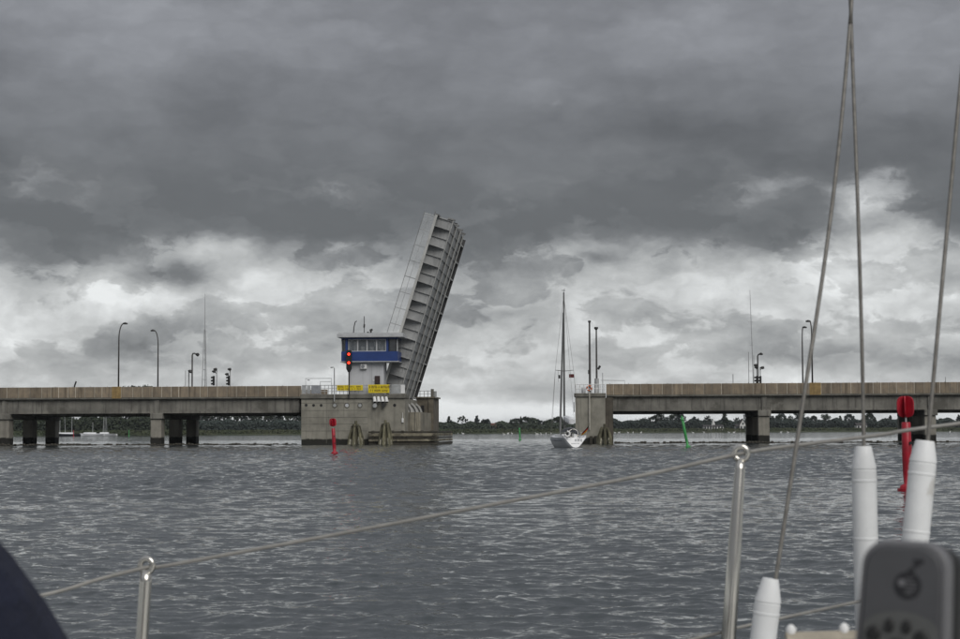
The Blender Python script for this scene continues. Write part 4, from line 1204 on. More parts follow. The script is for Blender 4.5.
def pole_thing(name, label, cat, pb, tt, pieces, group=None):
    t = thing(name, label, cat, (BR.sx(pb, tt), tt, deck_z(tt)), BR, group)
    for nm, pts, r_, m_ in pieces:
        mb = MB(); mb.tube([(BR.sx(x, tt), tt, max(BR.zy(x, y, tt), deck_z(tt)) if y < 399 else deck_z(tt)) for x, y in pts], r_, 8); part(nm, mb, m_, t)
    return t


pole_thing('barrier_lamp', 'dark crooked pole with lamp heads left of the lattice mast', 'lamp', 191.9, 2.2,
           [('pole', [(191.9, 400), (191.9, 355.5), (192.5, 353.6), (194, 353.3), (196, 354.4)], .11, pole_metal), ('lamp_head', [(195.6, 354.2), (197.6, 354.8), (199.0, 354.4)], [.16, .30, .1], dark_metal),
            ('side_lamp', [(187.8, 370.4), (189.6, 371.2), (191.4, 372)], [.06, .26, .2], dark_metal)])
pole_thing('signal_post', 'thin grey post left of the crooked lamp pole', 'post', 188.6, 3, [('post', [(188.6, 400), (188.6, 370)], .1, galv)])
pole_thing('signal_post', 'thinner pale post leftmost by the crooked lamp pole', 'post', 185.3, 20, [('post', [(185.3, 400), (185.3, 370.5)], .06, galv)])


def signal(label, px, arm, tt, post_px, top):
    t = thing('road_signal', label, 'traffic light', (BR.sx(px, tt), tt, deck_z(tt)), BR, 'road signals on the bridge deck')
    x = BR.sx(px, tt); zb = BR.zy(px, 385.5, tt); zt_ = BR.zy(px, 376, tt)
    mb = MB(); mb.bbox(x - .13, x + .15, tt - .15, tt + .15, zb, zt_, .03); h = part('signal_head', mb, black_plastic, t)
    for k in range(3):
        zz = zb + (zt_ - zb) * (k + .55) / 3; mb = MB(); mb.tube([(x - .1, tt - .1, zz), (x - .36, tt - .1, zz - .03)], [.14, .12], 8); part('visor', mb, black_plastic, h)
    xp = BR.sx(post_px, tt); mb = MB(); mb.tube([(xp, tt + .2, deck_z(tt)), (xp, tt + .2, BR.zy(post_px, top, tt))], .07, 8); part('post', mb, galv, t)
    for (lx, ly) in arm:
        a, b = BR.px(lx, ly, tt); mb = MB(); mb.tube([(a - .3, tt, b + .05), (a - .05, tt, b), (a + .22, tt, b + .05)], [.08, .22, .18], 8); part('floodlight', mb, dark_metal, t)
        mb = MB(); mb.tube([(a, tt, b), (xp, tt + .2, b - .3)], .05, 6); part('bracket', mb, dark_metal, t)
    return t


signal('black road signal with two floodlights, just right of the lattice mast', 213.4, ((214.0, 371.6), (215.4, 369.4)), 3, 216.2, 368.6)
signal('black road signal with a floodlight each side, nearest left of the pier', 228.6, ((227.0, 374.4), (229.6, 369.4)), 3, 229.6, 369)


def lattice(px, ytop, wpx, tt, label, m_, levels, tip):
    x = BR.sx(px, tt); zt_ = BR.zy(px, ytop, tt); zb = deck_z(tt)
    t = thing('lattice_mast', label, 'mast', (x, tt, zb), BR)
    wb = wpx * (tt + 259) / F_PX / 2; zm = BR.zy(px, tip, tt)
    legs = [(-1, -.6), (1, -.6), (0, 1)]
    for lx, ly in legs:
        mb = MB(); mb.tube([(x + lx * wb, tt + ly * wb, zb), (x + lx * .1, tt + ly * .1, zm)], [.065, .045], 6); part('leg', mb, m_, t)
    for k in range(levels):
        f = k / levels; z = deck_z(0) + (zm - deck_z(0)) * f; ww = wb * (1 - f) + .1 * f
        mb = MB()
        for i in range(3):
            a, b = legs[i], legs[(i + 1) % 3]; mb.tube([(x + a[0] * ww, tt + a[1] * ww, z), (x + b[0] * ww, tt + b[1] * ww, z)], .03, 4)
        part('brace', mb, m_, t)
    mb = MB(); mb.tube([(x, tt, zm - .3), (x, tt, zt_)], [.06, .03], 6); part('whip', mb, m_, t)
    return t


lattice(204.4, 293.5, 5.2, 22, 'tall thin lattice radio mast behind the left bridge deck', galv, 7, 330)
t = thing('radio_mast', 'very thin tall radio mast with stays behind the right bridge deck', 'mast', (BR.sx(752, 21.5), 21.5, deck_z(21)), BR)
x = BR.sx(751.6, 21.5); mb = MB(); mb.tube([(x + .4, 21.5, deck_z(21)), (x, 21.5, BR.zy(751.6, 290, 21.5))], [.08, .03], 6); part('pole', mb, galv, t)
for px_, yt in ((749.4, 352), (754.6, 355)):
    xx = BR.sx(px_, 21.5); mb = MB(); mb.tube([(xx, 21.5, deck_z(21)), (xx, 21.5, BR.zy(px_, yt, 21.5))], .05, 6); part('side_pole', mb, galv, t)
for yy in (322, 345, 371):
    xx = BR.sx(749.5, 21.5); zz = BR.zy(751, yy, 21.5); mb = MB(); mb.tube([(xx, 21.5, zz), (x + .4, 21.5, zz)], .025, 4); part('cross_arm', mb, galv, t)
pole_thing('signal_post', 'lone thin pale post on the right deck left of the radio mast', 'post', 733.6, 3, [('post', [(733.6, 400), (733.6, 374.2)], .06, galv)])
t = pole_thing('barrier_lamp', 'dark hooked lamp pole among signals on the right bridge deck', 'lamp', 758.6, 3,
               [('pole', [(758.6, 400), (758.5, 356), (759.3, 354.6), (761, 354.0)], .10, dark_metal), ('lamp_head', [(760, 354.2), (762, 353.8), (763.8, 354.4)], [.1, .2, .08], dark_metal)])
signal('black road signal left of the hooked lamp on the right bridge', 757.4, ((755.8, 365.4), (756.6, 367.6)), 4, 757.2, 366)
signal('black road signal right of the hooked lamp on the right bridge', 761.0, ((762.6, 367.8),), 4, 761.0, 367)
pole_thing('signal_post', 'tall grey flag pole rising from the right channel pier', 'pole', 590.0, TF + .8, [('pole', [(590.2, 393), (590.2, 322)], [.17, .12], pole_metal), ('cap', [(590.2, 322.4), (590.2, 320.6)], .2, dark_metal), ('cleat', [(589.4, 374), (589.4, 370)], .14, dark_metal)])
t = pole_thing('lamp_mast', 'second pole with dark round top on the right channel pier', 'pole', 597.0, TF + 2, [('pole', [(597, 393), (597, 329)], [.15, .10], pole_metal), ('top_lamp', [(596.9, 330), (596.9, 328.4), (596.9, 327)], [.12, .30, .26], dark_metal),
               ('cabinet', [(597, 393), (597, 378.5)], [.34, .30], galv), ('speaker', [(598.4, 369.4), (600.6, 365.8)], .16, dark_metal)])
t = pole_thing('pipe_frame', 'thin pipe frame behind the right channel pier rail', 'frame', 612, 1.2, [('pipe', [(603, 400), (603, 373)], .05, galv), ('pipe', [(601, 380.2), (625, 380.6), (625, 386)], .045, galv)])
pole_thing('signal_post', 'small leaning dark stub on the left bridge parapet', 'post', 74.6, 1, [('post', [(73.8, 400), (74.2, 386), (75.8, 381.4)], .12, dark_metal)])
pole_thing('signal_post', 'thin post on the far right end of the bridge deck', 'post', 946.3, 3, [('post', [(946.3, 400), (946.3, 377)], .05, galv)])


# ================================================================ buoys
def spar_buoy(px, yb, top_px, top_y, label, m_, topmark, name):
    p = on_water(px, yb); k = p.y / F_PX
    q = at_depth(top_px, top_y, p.y)
    base = Vector((p.x, p.y, 0)); d = Vector((q.x, q.y, q.z)) - base; H = d.length; d.normalize()
    t = thing(name, label, 'buoy', base)
    bodyH = H * (.725 if topmark == 'can' else .86)
    P = lambda h: base + d * h
    mb = MB(); mb.tube([P(-1.6), P(.05), P(.10), P(.2), P(.24), P(.25 * bodyH), P(.55 * bodyH), P(bodyH - .02), P(bodyH)], [.27, .27, .27, .24, .13, .15, .158, .145, .12], 16); part('body', mb, m_, t, True)
    mb = MB(); mb.tube([P(-.08), P(.10)], [.34, .34], 16); part('collar', mb, m_, t)
    mb = MB(); mb.tube([P(bodyH - .05), P(H * .93)], .035, 6); part('stem', mb, galv if topmark == 'can' else m_, t)
    u = Vector((1, 0, 0)); v = d.cross(u).normalized(); u = v.cross(d)
    if topmark == 'can':
        c = P(H * .89); hh = H * .11; R_ = .30
        for a in (.25, .25 + math.pi / 3, .25 + 2 * math.pi / 3):
            e = u * math.cos(a) + v * math.sin(a); nn = d.cross(e)
            mb = MB(); pr = [(R_ * math.copysign(abs(math.cos(z)) ** .6, math.cos(z)), hh * math.copysign(abs(math.sin(z)) ** .6, math.sin(z)) * (1 if math.sin(z) > 0 else 1.05)) for z in [2 * math.pi * (i + .5) / 16 for i in range(16)]]
            vs = [c + e * a_ + d * b_ + nn * .02 for a_, b_ in pr] + [c + e * a_ + d * b_ - nn * .02 for a_, b_ in pr]
            mb.add(vs, [tuple(range(16)), tuple(range(31, 15, -1))] + [(i, (i + 1) % 16, 16 + (i + 1) % 16, 16 + i) for i in range(16)]); part('topmark_plate', mb, m_, t)
        for hb in (.70, .42):
            mb = MB(); c2 = P(bodyH * hb) + Vector((.09, -.165, 0)); mb.disc(c2, (.3, -1, 0), .05, .03, 10); part('bolt_hole', mb, black_plastic, t)
    else:
        mb = MB(); mb.tube([P(H * .84), P(H * .86), P(H)], [.05, .24, .02], 12); part('topmark_cone', mb, m_, t)
    return t


spar_buoy(908.3, 491.5, 905.0, 396.0, 'large red spar buoy with can topmark, leaning, nearest at right', red_paint, 'can', 'spar_buoy')
spar_buoy(334.6, 454.2, 332.6, 418.4, 'small red spar buoy with can topmark before the bascule pier', red_paint, 'can', 'spar_buoy')
spar_buoy(688.0, 447.6, 681.6, 415.5, 'leaning green spar buoy with cone topmark under the right span', green_paint, 'cone', 'spar_buoy')
spar_buoy(520.0, 440.3, 519.4, 427.6, 'tiny far green spar buoy in the open channel left of the yacht', green_paint, 'cone', 'spar_buoy')

# ================================================================ yacht passing the opening
yb = on_water(575.2, 448.2)
YF = Frame((yb.x, yb.y, 0), rad(8.5))      # local +y runs to the bow


def hull_sections(L_, beam, free, n_=13):
    secs = []
    for k in range(n_):
        f = k / (n_ - 1); y = -.3 + (L_ + .3) * f
        wd = beam / 2 * (0.70 + 1.15 * f - .62 * f * f) if f < .5 else beam / 2 * max(0.02, (1 - ((f - .42) / .58) ** 2.3))
        wd = min(wd, beam / 2); sheer = free + .28 * f * f
        if k == 0: wd = beam / 2 * .72
        keel = -.05 - .4 * math.sin(math.pi * min(f * 1.15, 1)) if k else .06
        secs.append((y, wd, sheer, keel))
    return secs


def yacht(t, L_, beam, free, hullm):
    secs = hull_sections(L_, beam, free); m_ = 7; mb = MB()
    for (y, wd, sh, kl) in secs:
        for j in range(-m_, m_ + 1):
            g = abs(j) / m_; sgn = -1 if j < 0 else 1
            f_ = min(max((y + .3) / 5.0, 0), 1)                  # flat V at the stern, round bilge amidships
            rx_, rz_ = math.sin(g * math.pi / 2) ** .8, 1 - math.cos(g * math.pi / 2)
            vx_ = .28 * min(g / .35, 1) + .72 * max(g - .35, 0) / .65; vz_ = .06 * min(g / .35, 1) + .94 * max(g - .35, 0) / .65
            xx = wd * sgn * (vx_ * (1 - f_) + rx_ * f_); zz = kl + (sh - kl) * (vz_ * (1 - f_) + rz_ * f_)
            mb.v.append((xx, y + (0.35 * (zz / free) if y < 0 else 0), zz))
    c = 2 * m_ + 1
    for k in range(len(secs) - 1):
        for j in range(c - 1): mb.f.append((k * c + j, k * c + j + 1, (k + 1) * c + j + 1, (k + 1) * c + j)); mb.mi.append(0)
    mb.f.append(tuple(range(c))); mb.mi.append(0)
    h = part('hull', mb, hullm, t, True)
    for p_ in h.data.polygons:
        if len(p_.vertices) > 4: p_.use_smooth = False
    dk = MB()
    for (y, wd, sh, kl) in secs: dk.v += [(-wd * .985, y + (.35 if y < 0 else 0), sh - .02), (wd * .985, y + (.35 if y < 0 else 0), sh - .02)]
    for k in range(len(secs) - 1): dk.f.append((2 * k, 2 * k + 1, 2 * k + 3, 2 * k + 2)); dk.mi.append(0)
    part('deck', dk, white_gloss, t)
    for sg in (-1, 1):
        q = MB(); q.tube([(sg * (wd + .005), y, sh * .74 + kl * .1) for (y, wd, sh, kl) in secs[1:-1]], .035, 4); part('stripe', q, navy_stripe, h)
    return secs


by_ = thing('sailing_yacht', 'white sailing yacht seen from astern motoring through the open bridge', 'yacht', (0, 0, 0), YF)
secs = yacht(by_, 10.4, 3.4, 1.15, white_gloss)
mb = MB(); mb.prism([(-.95, 1.0), (.95, 1.0), (.8, 1.52), (-.8, 1.52)], 3.2, 7.6); part('cabin', mb, white_gloss, by_)
for sg in (-1, 1):
    mb = MB(); mb.bbox(sg * 1.15 - .12, sg * 1.15 + .12, .2, 3.3, 1.02, 1.38, .04); part('cockpit_coaming', mb, white_gloss, by_)
mb = MB(); mb.box(-.34, .34, 3.16, 3.198, .9, 1.75); part('companionway', mb, black_plastic, by_)
sh_ = MB(); arch = [(math.cos(a) * 1.12, 1.45 + math.sin(a) * .85) for a in [math.pi * k / 10 for k in range(11)]]
for k in range(10):
    (x0, z0), (x1, z1) = arch[k], arch[k + 1]
    sh_.add([(x0, 2.9, z0), (x1, 2.9, z1), (x1 * .8, 4.3, 1.5 + (z1 - 1.5) * .4), (x0 * .8, 4.3, 1.5 + (z0 - 1.5) * .4)], [(0, 1, 2, 3)])
part('sprayhood', sh_, grey_canvas, by_, True)
MH = 17.5
mb = MB(); mb.tube([(0, 6.0, 1.4), (0, 5.95, MH * .6), (0, 5.85, MH)], [.115, .105, .075], 10); ms = part('mast', mb, alu, by_)
for zz, wd in ((8.6, 1.05),):
    mb = MB(); mb.tube([(-wd, 5.7, zz + .1), (0, 5.95, zz), (wd, 5.7, zz + .1)], [.03, .05, .03], 6); part('spreader', mb, alu, ms)
mb = MB(); mb.tube([(0, 5.85, MH), (.1, 5.85, MH + .45)], .02, 4); mb.tube([(-.25, 5.8, MH + .2), (.2, 5.9, MH + .2)], .03, 4); part('masthead_vane', mb, dark_metal, ms)
mb = MB(); mb.tube([(-.0, 8.5, 1.4), (0, 8.4, 2.3), (0, 6.2, 15.2)], [.05, .13, .07], 8); part('furled_genoa', mb, mat('genoa_roll', (0.20, 0.20, 0.20), .8), by_)
bo = MB(); bo.tube([(0, 5.8, 2.75), (-.05, 1.7, 2.65)], .09, 8); bm_ = part('boom', bo, alu, by_)
bo = MB(); r_ = random.Random(4)
bo.tube([(0, 5.7, 3.35), (.02, 4.6, 3.25), (-.04, 3.2, 3.1), (.0, 2.1, 2.98), (-.04, 1.6, 2.9)], [.20, .36, .38, .40, .30], 10); part('stowed_mainsail', bo, sail_white, bm_)
for sg in (-1, 1):
    for (x1, y1) in ((1.65, 5.7), (1.6, 5.2)):
        mb = MB(); mb.tube([(sg * x1, y1, 1.2), (sg * 1.05, 5.75, 8.7), (0, 5.87, MH - .4)], .014, 4); part('shroud', mb, wire, by_)
mb = MB(); mb.tube([(0, -.2, 1.3), (0, 5.83, MH - .1)], .014, 4); part('backstay', mb, wire, by_)
# stern rail, horseshoe buoy, ensign, wheel
for sg in (-1, 1):
    mb = MB(); mb.tube([(sg * .45, -.35, 1.1), (sg * .45, -.4, 1.72), (sg * 1.25, -.3, 1.72), (sg * 1.45, 1.2, 1.74), (sg * 1.5, 1.25, 1.1)], .025, 6); mb.tube([(sg * 1.25, -.3, 1.1), (sg * 1.25, -.3, 1.72)], .025, 6); part('stern_rail', mb, galv, by_)
mb = MB(); mb.torus((-.95, -.42, 1.55), (0, 1, 0), .27, .11, 18, 8, a0=rad(-50) , a1=rad(230)); part('horseshoe_buoy', mb, white_paint, by_, True)
mb = MB(); mb.torus((.0, .9, 1.6), (0, 1, -.2), .5, .02, 22, 6); mb.tube([(0, .95, .9), (0, .95, 1.6)], .07, 6); part('steering_wheel', mb, stainless, by_)
fl = thing('ensign', 'black red and gold ensign hanging from a staff on the yacht stern', 'flag', (.95, -.45, 1.1), YF)
mb = MB(); mb.tube([(1.15, -.4, 1.1), (1.42, -.95, 2.75)], .022, 6); part('staff', mb, timber_worn, fl)
def flag_band(o0, o1, m_, nm):
    mb = MB(); n_ = 8; vs = []
    for k in range(n_ + 1):
        f = k / n_
        # the cloth droops from the staff towards the left
        for o in (o0, o1):
            sx0, sz0 = 1.40 - .24 * o, 2.45 - .72 * o
            vs.append((sx0 - .74 * f * (1 - .15 * o), -.9 + .35 * o + .1 * math.sin(f * 7 + o), sz0 - .72 * f ** 1.1 + .28 * o * f))
    for k in range(n_): mb.f.append((2 * k, 2 * k + 1, 2 * k + 3, 2 * k + 2)); mb.mi.append(0)
    mb.v = vs; part(nm, mb, m_, fl, True)
flag_band(0, .33, flag_black, 'stripe'); flag_band(.33, .66, flag_red, 'stripe'); flag_band(.66, 1, flag_gold, 'stripe')
for lb, x, z, m_, wd in (('tiny dark pennant under the left spreader of the far yacht', -.62, 7.95, dark_metal, .22), ('small dark courtesy flag under the right spreader of the far yacht', .78, 8.05, mat('faded_dark_flag', (0.10, 0.018, 0.018), .8), .55)):
    mb = MB(); n_ = 5
    for k in range(n_ + 1): mb.v += [(x - wd / 2 + wd * k / n_, 5.6 + .05 * math.sin(k), z - .2), (x - wd / 2 + wd * k / n_, 5.6 + .05 * math.sin(k), z + .2)]
    for k in range(n_): mb.f.append((2 * k, 2 * k + 2, 2 * k + 3, 2 * k + 1)); mb.mi.append(0)
    f = thing('pennant', lb, 'flag', (x, 5.6, z - .2), YF); part('cloth', mb, m_, f)
    mb = MB(); mb.tube([(x - wd / 2, 5.6, z - .6), (x - wd / 2, 5.66, 8.65)], .012, 4); part('halyard', mb, wire, f)
# dark figures on the transom, too small to read; they lie on its slope
mb = MB()
def tbox(x0, x1, z0, z1):
    f = lambda z: -.3 + .35 * z / 1.15 - .012
    mb.add([(x, f(z) + e, z) for e in (0, .02) for x, z in ((x0, z0), (x1, z0), (x1, z1), (x0, z1))], [(0, 1, 2, 3), (7, 6, 5, 4), (0, 4, 5, 1), (1, 5, 6, 2), (2, 6, 7, 3), (3, 7, 4, 0)])
for k in range(3):
    x = -.05 + k * .3
    tbox(x, x + .06, .72, 1.0); tbox(x + .14, x + .2, .66 if k == 2 else .72, 1.0); tbox(x + .061, x + .139, .83, .89)
for k in range(7): tbox(-.45 + k * .13, -.37 + k * .13, .46, .54)
part('transom_lettering', mb, grey_canvas, by_)

# ================================================================ moored boats at the far-left marina
def moored(px, y, L_, yaw, masts, label, hm, nm='moored_boat'):
    p = on_water(px, y); fr_ = Frame((p.x, p.y, 0), yaw)
    t = thing(nm, label, 'boat', (0, 0, 0), fr_)
    yacht(t, L_, L_ * .31, 1.0, hm)
    mb = MB(); mb.prism([(-L_ * .09, .9), (L_ * .09, .9), (L_ * .075, 1.7), (-L_ * .075, 1.7)], L_ * .35, L_ * .7); part('cabin', mb, white_gloss, t)
    for (fy, h, lean) in masts:
        mb = MB(); mb.tube([(0, L_ * fy, 1.0), (lean, L_ * fy, h)], [.12, .08], 6); part('mast', mb, galv, t)
    return t


dk_hull = mat('dark_hull', (0.02, 0.022, 0.025), .4); rd_hull = mat('red_hull', (0.28, 0.03, 0.03), .5)
moored(70, 436.2, 9, rad(80), ((.55, 14, 0),), 'small red moored boat at the left end of the marina', rd_hull)
moored(83.5, 436.4, 13, rad(85), ((.4, 15, 0), (.62, 14, -2.4)), 'dark hulled two-masted boat in the marina under the left span', dk_hull)
moored(96, 436.0, 9, rad(70), (), 'white mastless motor boat in the middle of the marina', white_gloss)
moored(104.5, 436.4, 10, rad(95), ((.5, 6, .5),), 'white motor boat right of the middle one, with short mast', white_gloss)
moored(116.8, 436.0, 11, rad(88), ((.5, 15, 0), (.58, 14, 2.0), (.42, 14, -2.2)), 'white sailing boat with three spars at the right of the marina', white_gloss)
moored(18.5, 435.6, 9, rad(80), (), 'white moored boat seen between the leftmost pier columns', white_gloss)
q = on_water(105, 435.0); t = thing('jetty', 'low dark wooden jetty behind the moored boats', 'jetty', (q.x, q.y + 12, 0))
mb = MB(); mb.box(q.x - 24, q.x + 12, q.y + 12, q.y + 14, .7, .95); part('walkway', mb, timber_dark, t)
for k in range(10):
    mb = MB(); xx = q.x - 23 + 3.8 * k; mb.tube([(xx, q.y + 11.8, -1), (xx, q.y + 11.8, 1.5)], .15, 6); part('pile', mb, timber_dark, t)
for x, y, m_, lb in ((73.5, 436.8, red_paint, 'tiny far red spar buoy before the marina'), (129, 436.4, green_paint, 'tiny far green spar buoy right of the marina')):
    spar_buoy(x, y, x, y - 6.5, lb, m_, 'cone', 'spar_buoy')

# ================================================================ the yacht we are on: rail, shrouds, deck
D_ST = 3.3
own = thing('near_yacht', 'near yacht in the foreground with wire rail, stanchions and white-sleeved shrouds', 'yacht', (0.3, 2.0, 0.0))
def FP(x, y, d): return at_depth(x, y, d)


def stanchion(tpx, tpy, bpx, bpy, d0, d1, r0, r1):
    """tapered tube with a ring head for the wire"""
    top = FP(tpx, tpy, d0); low = FP(bpx, bpy, d1)
    dirv = (low - top).normalized(); foot = top + dirv * .62
    mb = MB(); mb.tube([top + dirv * .012, top + dirv * .03, top + dirv * .18, foot], [r0 * .9, r0, r0 * .5 + r1 * .5, r1], 16)
    s_ = part('stanchion', mb, stainless, own, True)
    mb = MB(); mb.torus(top, (0.25, 1, 0), .0125, .0055, 18, 8); part('ring', mb, stainless, s_, True)
    mb = MB(); mb.tube([foot - dirv * .05, foot], [.02, .026], 14); mb.tube([foot - dirv * .006, foot + dirv * .004], .04, 16); part('socket', mb, stainless, s_)
    return top, foot


tL, fL = stanchion(146.6, 565.5, 142.0, 640, D_ST, D_ST, .0115, .0118)
tR, fR = stanchion(741.0, 453.4, 728.5, 640, D_ST, D_ST - .05, .0095, .0155)


def wire_px(name, pts, r, m_, parent, steps=6):
    P = [FP(x, y, d) for x, y, d in pts]; out = []
    for k in range(len(P) - 1):               # smooth through the points
        p0 = P[max(k - 1, 0)]; p1 = P[k]; p2 = P[k + 1]; p3 = P[min(k + 2, len(P) - 1)]
        for q in range(steps):
            u = q / steps
            out.append(0.5 * ((2 * p1) + (p2 - p0) * u + (2 * p0 - 5 * p1 + 4 * p2 - p3) * u * u + (3 * p1 - p0 - 3 * p2 + p3) * u ** 3))
    out.append(P[-1])
    mb = MB(); mb.tube(out, r, 8); return part(name, mb, m_, parent, True)


wire_px('lifeline', [(-500, 690, 3.0), (-200, 640, 3.15), (30, 598, 3.22), (100, 579, 3.28), (146.6, 567.6, 3.3), (162, 566.5, 3.3), (240, 552.3, 3.3), (360, 530, 3.3), (480, 507, 3.3), (640, 476, 3.3), (741, 453.6, 3.3), (800, 445, 3.3), (880, 435, 3.3), (960, 423.5, 3.3), (1400, 372, 3.35)], .0036, lifeline_m, own)
wire_px('lifeline', [(-500, 860, 3.0), (146, 735, 3.28), (500, 680, 3.28), (690, 640, 3.28), (735, 628.5, 3.28), (790, 616.5, 3.3), (850, 603.5, 3.3), (960, 580, 3.3), (1400, 495, 3.35)], .0030, lifeline_m, own)


def shroud(pts, cover, label=None):
    """wire up to the mast, white plastic sleeve over the bottle screw: cover = [(x, y, d, radius)...] from its top"""
    w_ = wire_px('shroud', pts, .0036, wire, own)
    P = [FP(x, y, d) for x, y, d, r_ in cover]; R_ = [c[3] for c in cover]
    mb = MB(); mb.tube(P, R_, 48); c_ = part('shroud_cover', mb, cover_m, w_, True)
    for e in c_.data.edges: e.use_edge_sharp = False
    c_.data.set_sharp_from_angle(angle=rad(9))
    return P[-1]


# (the covers: narrow cone, shoulder, seam, long tube)
def cover_pts(x0, y0, x1, y1, d, rt, rb, cone):
    L_ = math.hypot(x1 - x0, y1 - y0); out = []
    for px_, r_ in ((0, rt), (1.5, rt * 1.06), (cone, rb * .985), (cone + 1.2, rb), (cone + 1.8, rb * .95), (cone + 2.6, rb * .95), (cone + 3.2, rb * .99), (cone + 12, rb * .985), (cone + 12.6, rb * 1.02), (cone + 14.4, rb * 1.02), (cone + 15, rb * .985), (cone + 70, rb * .985), (cone + 70.6, rb * 1.015), (cone + 72.4, rb * 1.015), (cone + 73, rb * .985), (L_, rb)):
        f = px_ / L_; out.append((x0 + (x1 - x0) * f, y0 + (y1 - y0) * f, d, r_))
    return out


shroud([(773.5, 590, 3.1), (776.5, 574, 3.1), (790, 487, 3.12), (806.5, 380, 3.15), (823.5, 270, 3.2), (838.5, 150, 3.25), (850.3, 20, 3.3), (853, -25, 3.32), (880, -500, 3.6)], cover_pts(770.6, 578.6, 757, 690, 3.1, .0135, .0225, 22))
shroud([(864.2, 460, 3.4), (863.8, 440, 3.4), (861.5, 330, 3.42), (857.6, 200, 3.45), (853.2, 80, 3.5), (850.3, 0, 3.52), (846, -100, 3.56), (835, -500, 3.7)], cover_pts(863.4, 446.2, 868.5, 660, 3.4, .0145, .0232, 21))
shroud([(926.5, 455, 3.1), (928.4, 434, 3.1), (937, 340, 3.12), (946.6, 235, 3.16), (958, 110, 3.2), (968, 0, 3.25), (1010, -500, 3.5)], cover_pts(925.0, 440.6, 904, 660, 3.1, .0155, .0232, 20))

# deck and hull of the near yacht, below the frame
e0 = fL; e1 = fR
dirE = (e1 - e0); dirE.z = 0; dirE.normalize()
slope = (e1.z - e0.z) / (e1.to_2d() - e0.to_2d()).length
deckm = mat('near_deck', (0.62, 0.62, 0.60), .5, var=.06, scale=6, bump=.2, bscale=60)
mb = MB(); n_ = 16; prof = []
for k in range(n_ + 1):
    u = -2.3 + 7.5 * k / n_                                     # distance along the rail from the left stanchion
    c = e0 + dirE * u; zz = e0.z + slope * u * (1 if u < 1.6 else .75)
    prof.append((c.x, c.y + .06 - .035 * max(u - 1, 0) ** 1.6, min(zz, 1.58)))
top_in = [(x, y - 3.4 + .16 * max(i_ - 10, 0) ** 1.4 * .5, z) for i_, (x, y, z) in enumerate(prof)]
vs = prof + top_in + [(x, y - .12, .0 - .4) for x, y, z in prof] + [(x, y + .1, -.4) for x, y, z in top_in]
m1 = n_ + 1; fs = []
for k in range(n_):
    fs += [(k, k + 1, m1 + k + 1, m1 + k), (k, 2 * m1 + k, 2 * m1 + k + 1, k + 1), (m1 + k, m1 + k + 1, 3 * m1 + k + 1, 3 * m1 + k)]
fs += [(0, m1, 3 * m1, 2 * m1), (n_, 2 * m1 + n_, 3 * m1 + n_, m1 + n_)]
mb.add(vs, fs); part('hull', mb, deckm, own)
mb = MB(); mb.tube([(x, y - .03, z + .02) for x, y, z in prof], .022, 6); part('toe_rail', mb, stainless, own)
for c_ in ((757, 690, 3.1), (868.5, 660, 3.4), (904, 660, 3.1)):
    p = FP(*c_); f = FP(c_[0] + (c_[0] - (770.6 if c_[0] < 800 else 863.4 if c_[0] < 900 else 925)) * .6, c_[1] + 130, c_[2])
    mb = MB(); mb.tube([p, (f.x, f.y, 1.25)], .012, 8); part('bottle_screw', mb, stainless, own)
# grab rail with two round-headed fittings low at the right
g0, g1 = FP(786, 640, 2.0), FP(880, 637.5, 2.0)
mb = MB(); mb.tube([g0, g1], .0085, 10); gr = part('grab_rail', mb, mat('varnished_teak', (0.36, 0.32, 0.25), .5, var=.2, scale=20), own)
for x, y in ((791, 632.0), (844, 630.6)):
    p = FP(x, y, 2.0); mb = MB(); mb.tube([p + Vector((0, 0, .008)), p + Vector((0, 0, .004)), p - Vector((0, 0, .008))], [.002, .0055, .005], 12); mb.tube([p - Vector((0, 0, .006)), p - Vector((0, 0, .5))], .004, 8); part('fitting', mb, white_paint, gr, True)
# cockpit bench under the sitter and the plotter's post
mb = MB(); mb.bbox(-1.5, 1.2, .55, 1.7, .9, 1.27, .04); part('cockpit_bench', mb, deckm, own)

# ---------------------------------------------------------------- hand-held navigation receiver on its bracket
GD = 1.0
c = FP(900, 640, GD)
gx = Vector((1, -0.50, 0)).normalized(); lean = rad(10)
gz = Vector((math.sin(lean) * .55, .10, 1)).normalized(); gy = gz.cross(gx).normalized() ; gx = gy.cross(gz).normalized()
if gy.y < 0: gy = -gy
pxm = GD / F_PX * 1.06                                                # metres per photo pixel here
gp = thing('navigation_receiver', 'grey hand-held navigation receiver with round black keys at lower right', 'gps receiver', c - gz * .12)


def GP(a, b, d): return tuple(c + gx * a * pxm + gz * b * pxm + gy * d * pxm)


def rounded(w0, w1, h0, h1, r, n_=7):
    """outline, wider at the foot: w0 half-width low, w1 half-width high"""
    pts = [(-w0, h0), (w0, h0)]
    for k in range(n_ + 1):
        a = math.pi / 2 * k / n_; pts.append((w1 - r + r * math.cos(a), h1 - r + r * math.sin(a)))
    for k in range(n_ + 1):
        a = math.pi / 2 + math.pi / 2 * k / n_; pts.append((-w1 + r + r * math.cos(a), h1 - r + r * math.sin(a)))
    return pts


def shell(layers, m_, name, parent, smooth=True):
    mb = MB(); n_ = None; vs = []; fs = []
    for out, d in layers:
        n_ = len(out); vs += [GP(a, b, d) for a, b in out]
    for k in range(len(layers) - 1):
        for j in range(n_): fs.append((k * n_ + j, k * n_ + (j + 1) % n_, (k + 1) * n_ + (j + 1) % n_, (k + 1) * n_ + j))
    fs.append(tuple(range(n_))); fs.append(tuple(range((len(layers) - 1) * n_, len(layers) * n_)))
    mb.add(vs, fs); o = part(name, mb, m_, parent, smooth)
    for p_ in o.data.polygons:
        if len(p_.vertices) > 6: p_.use_smooth = False
    return o


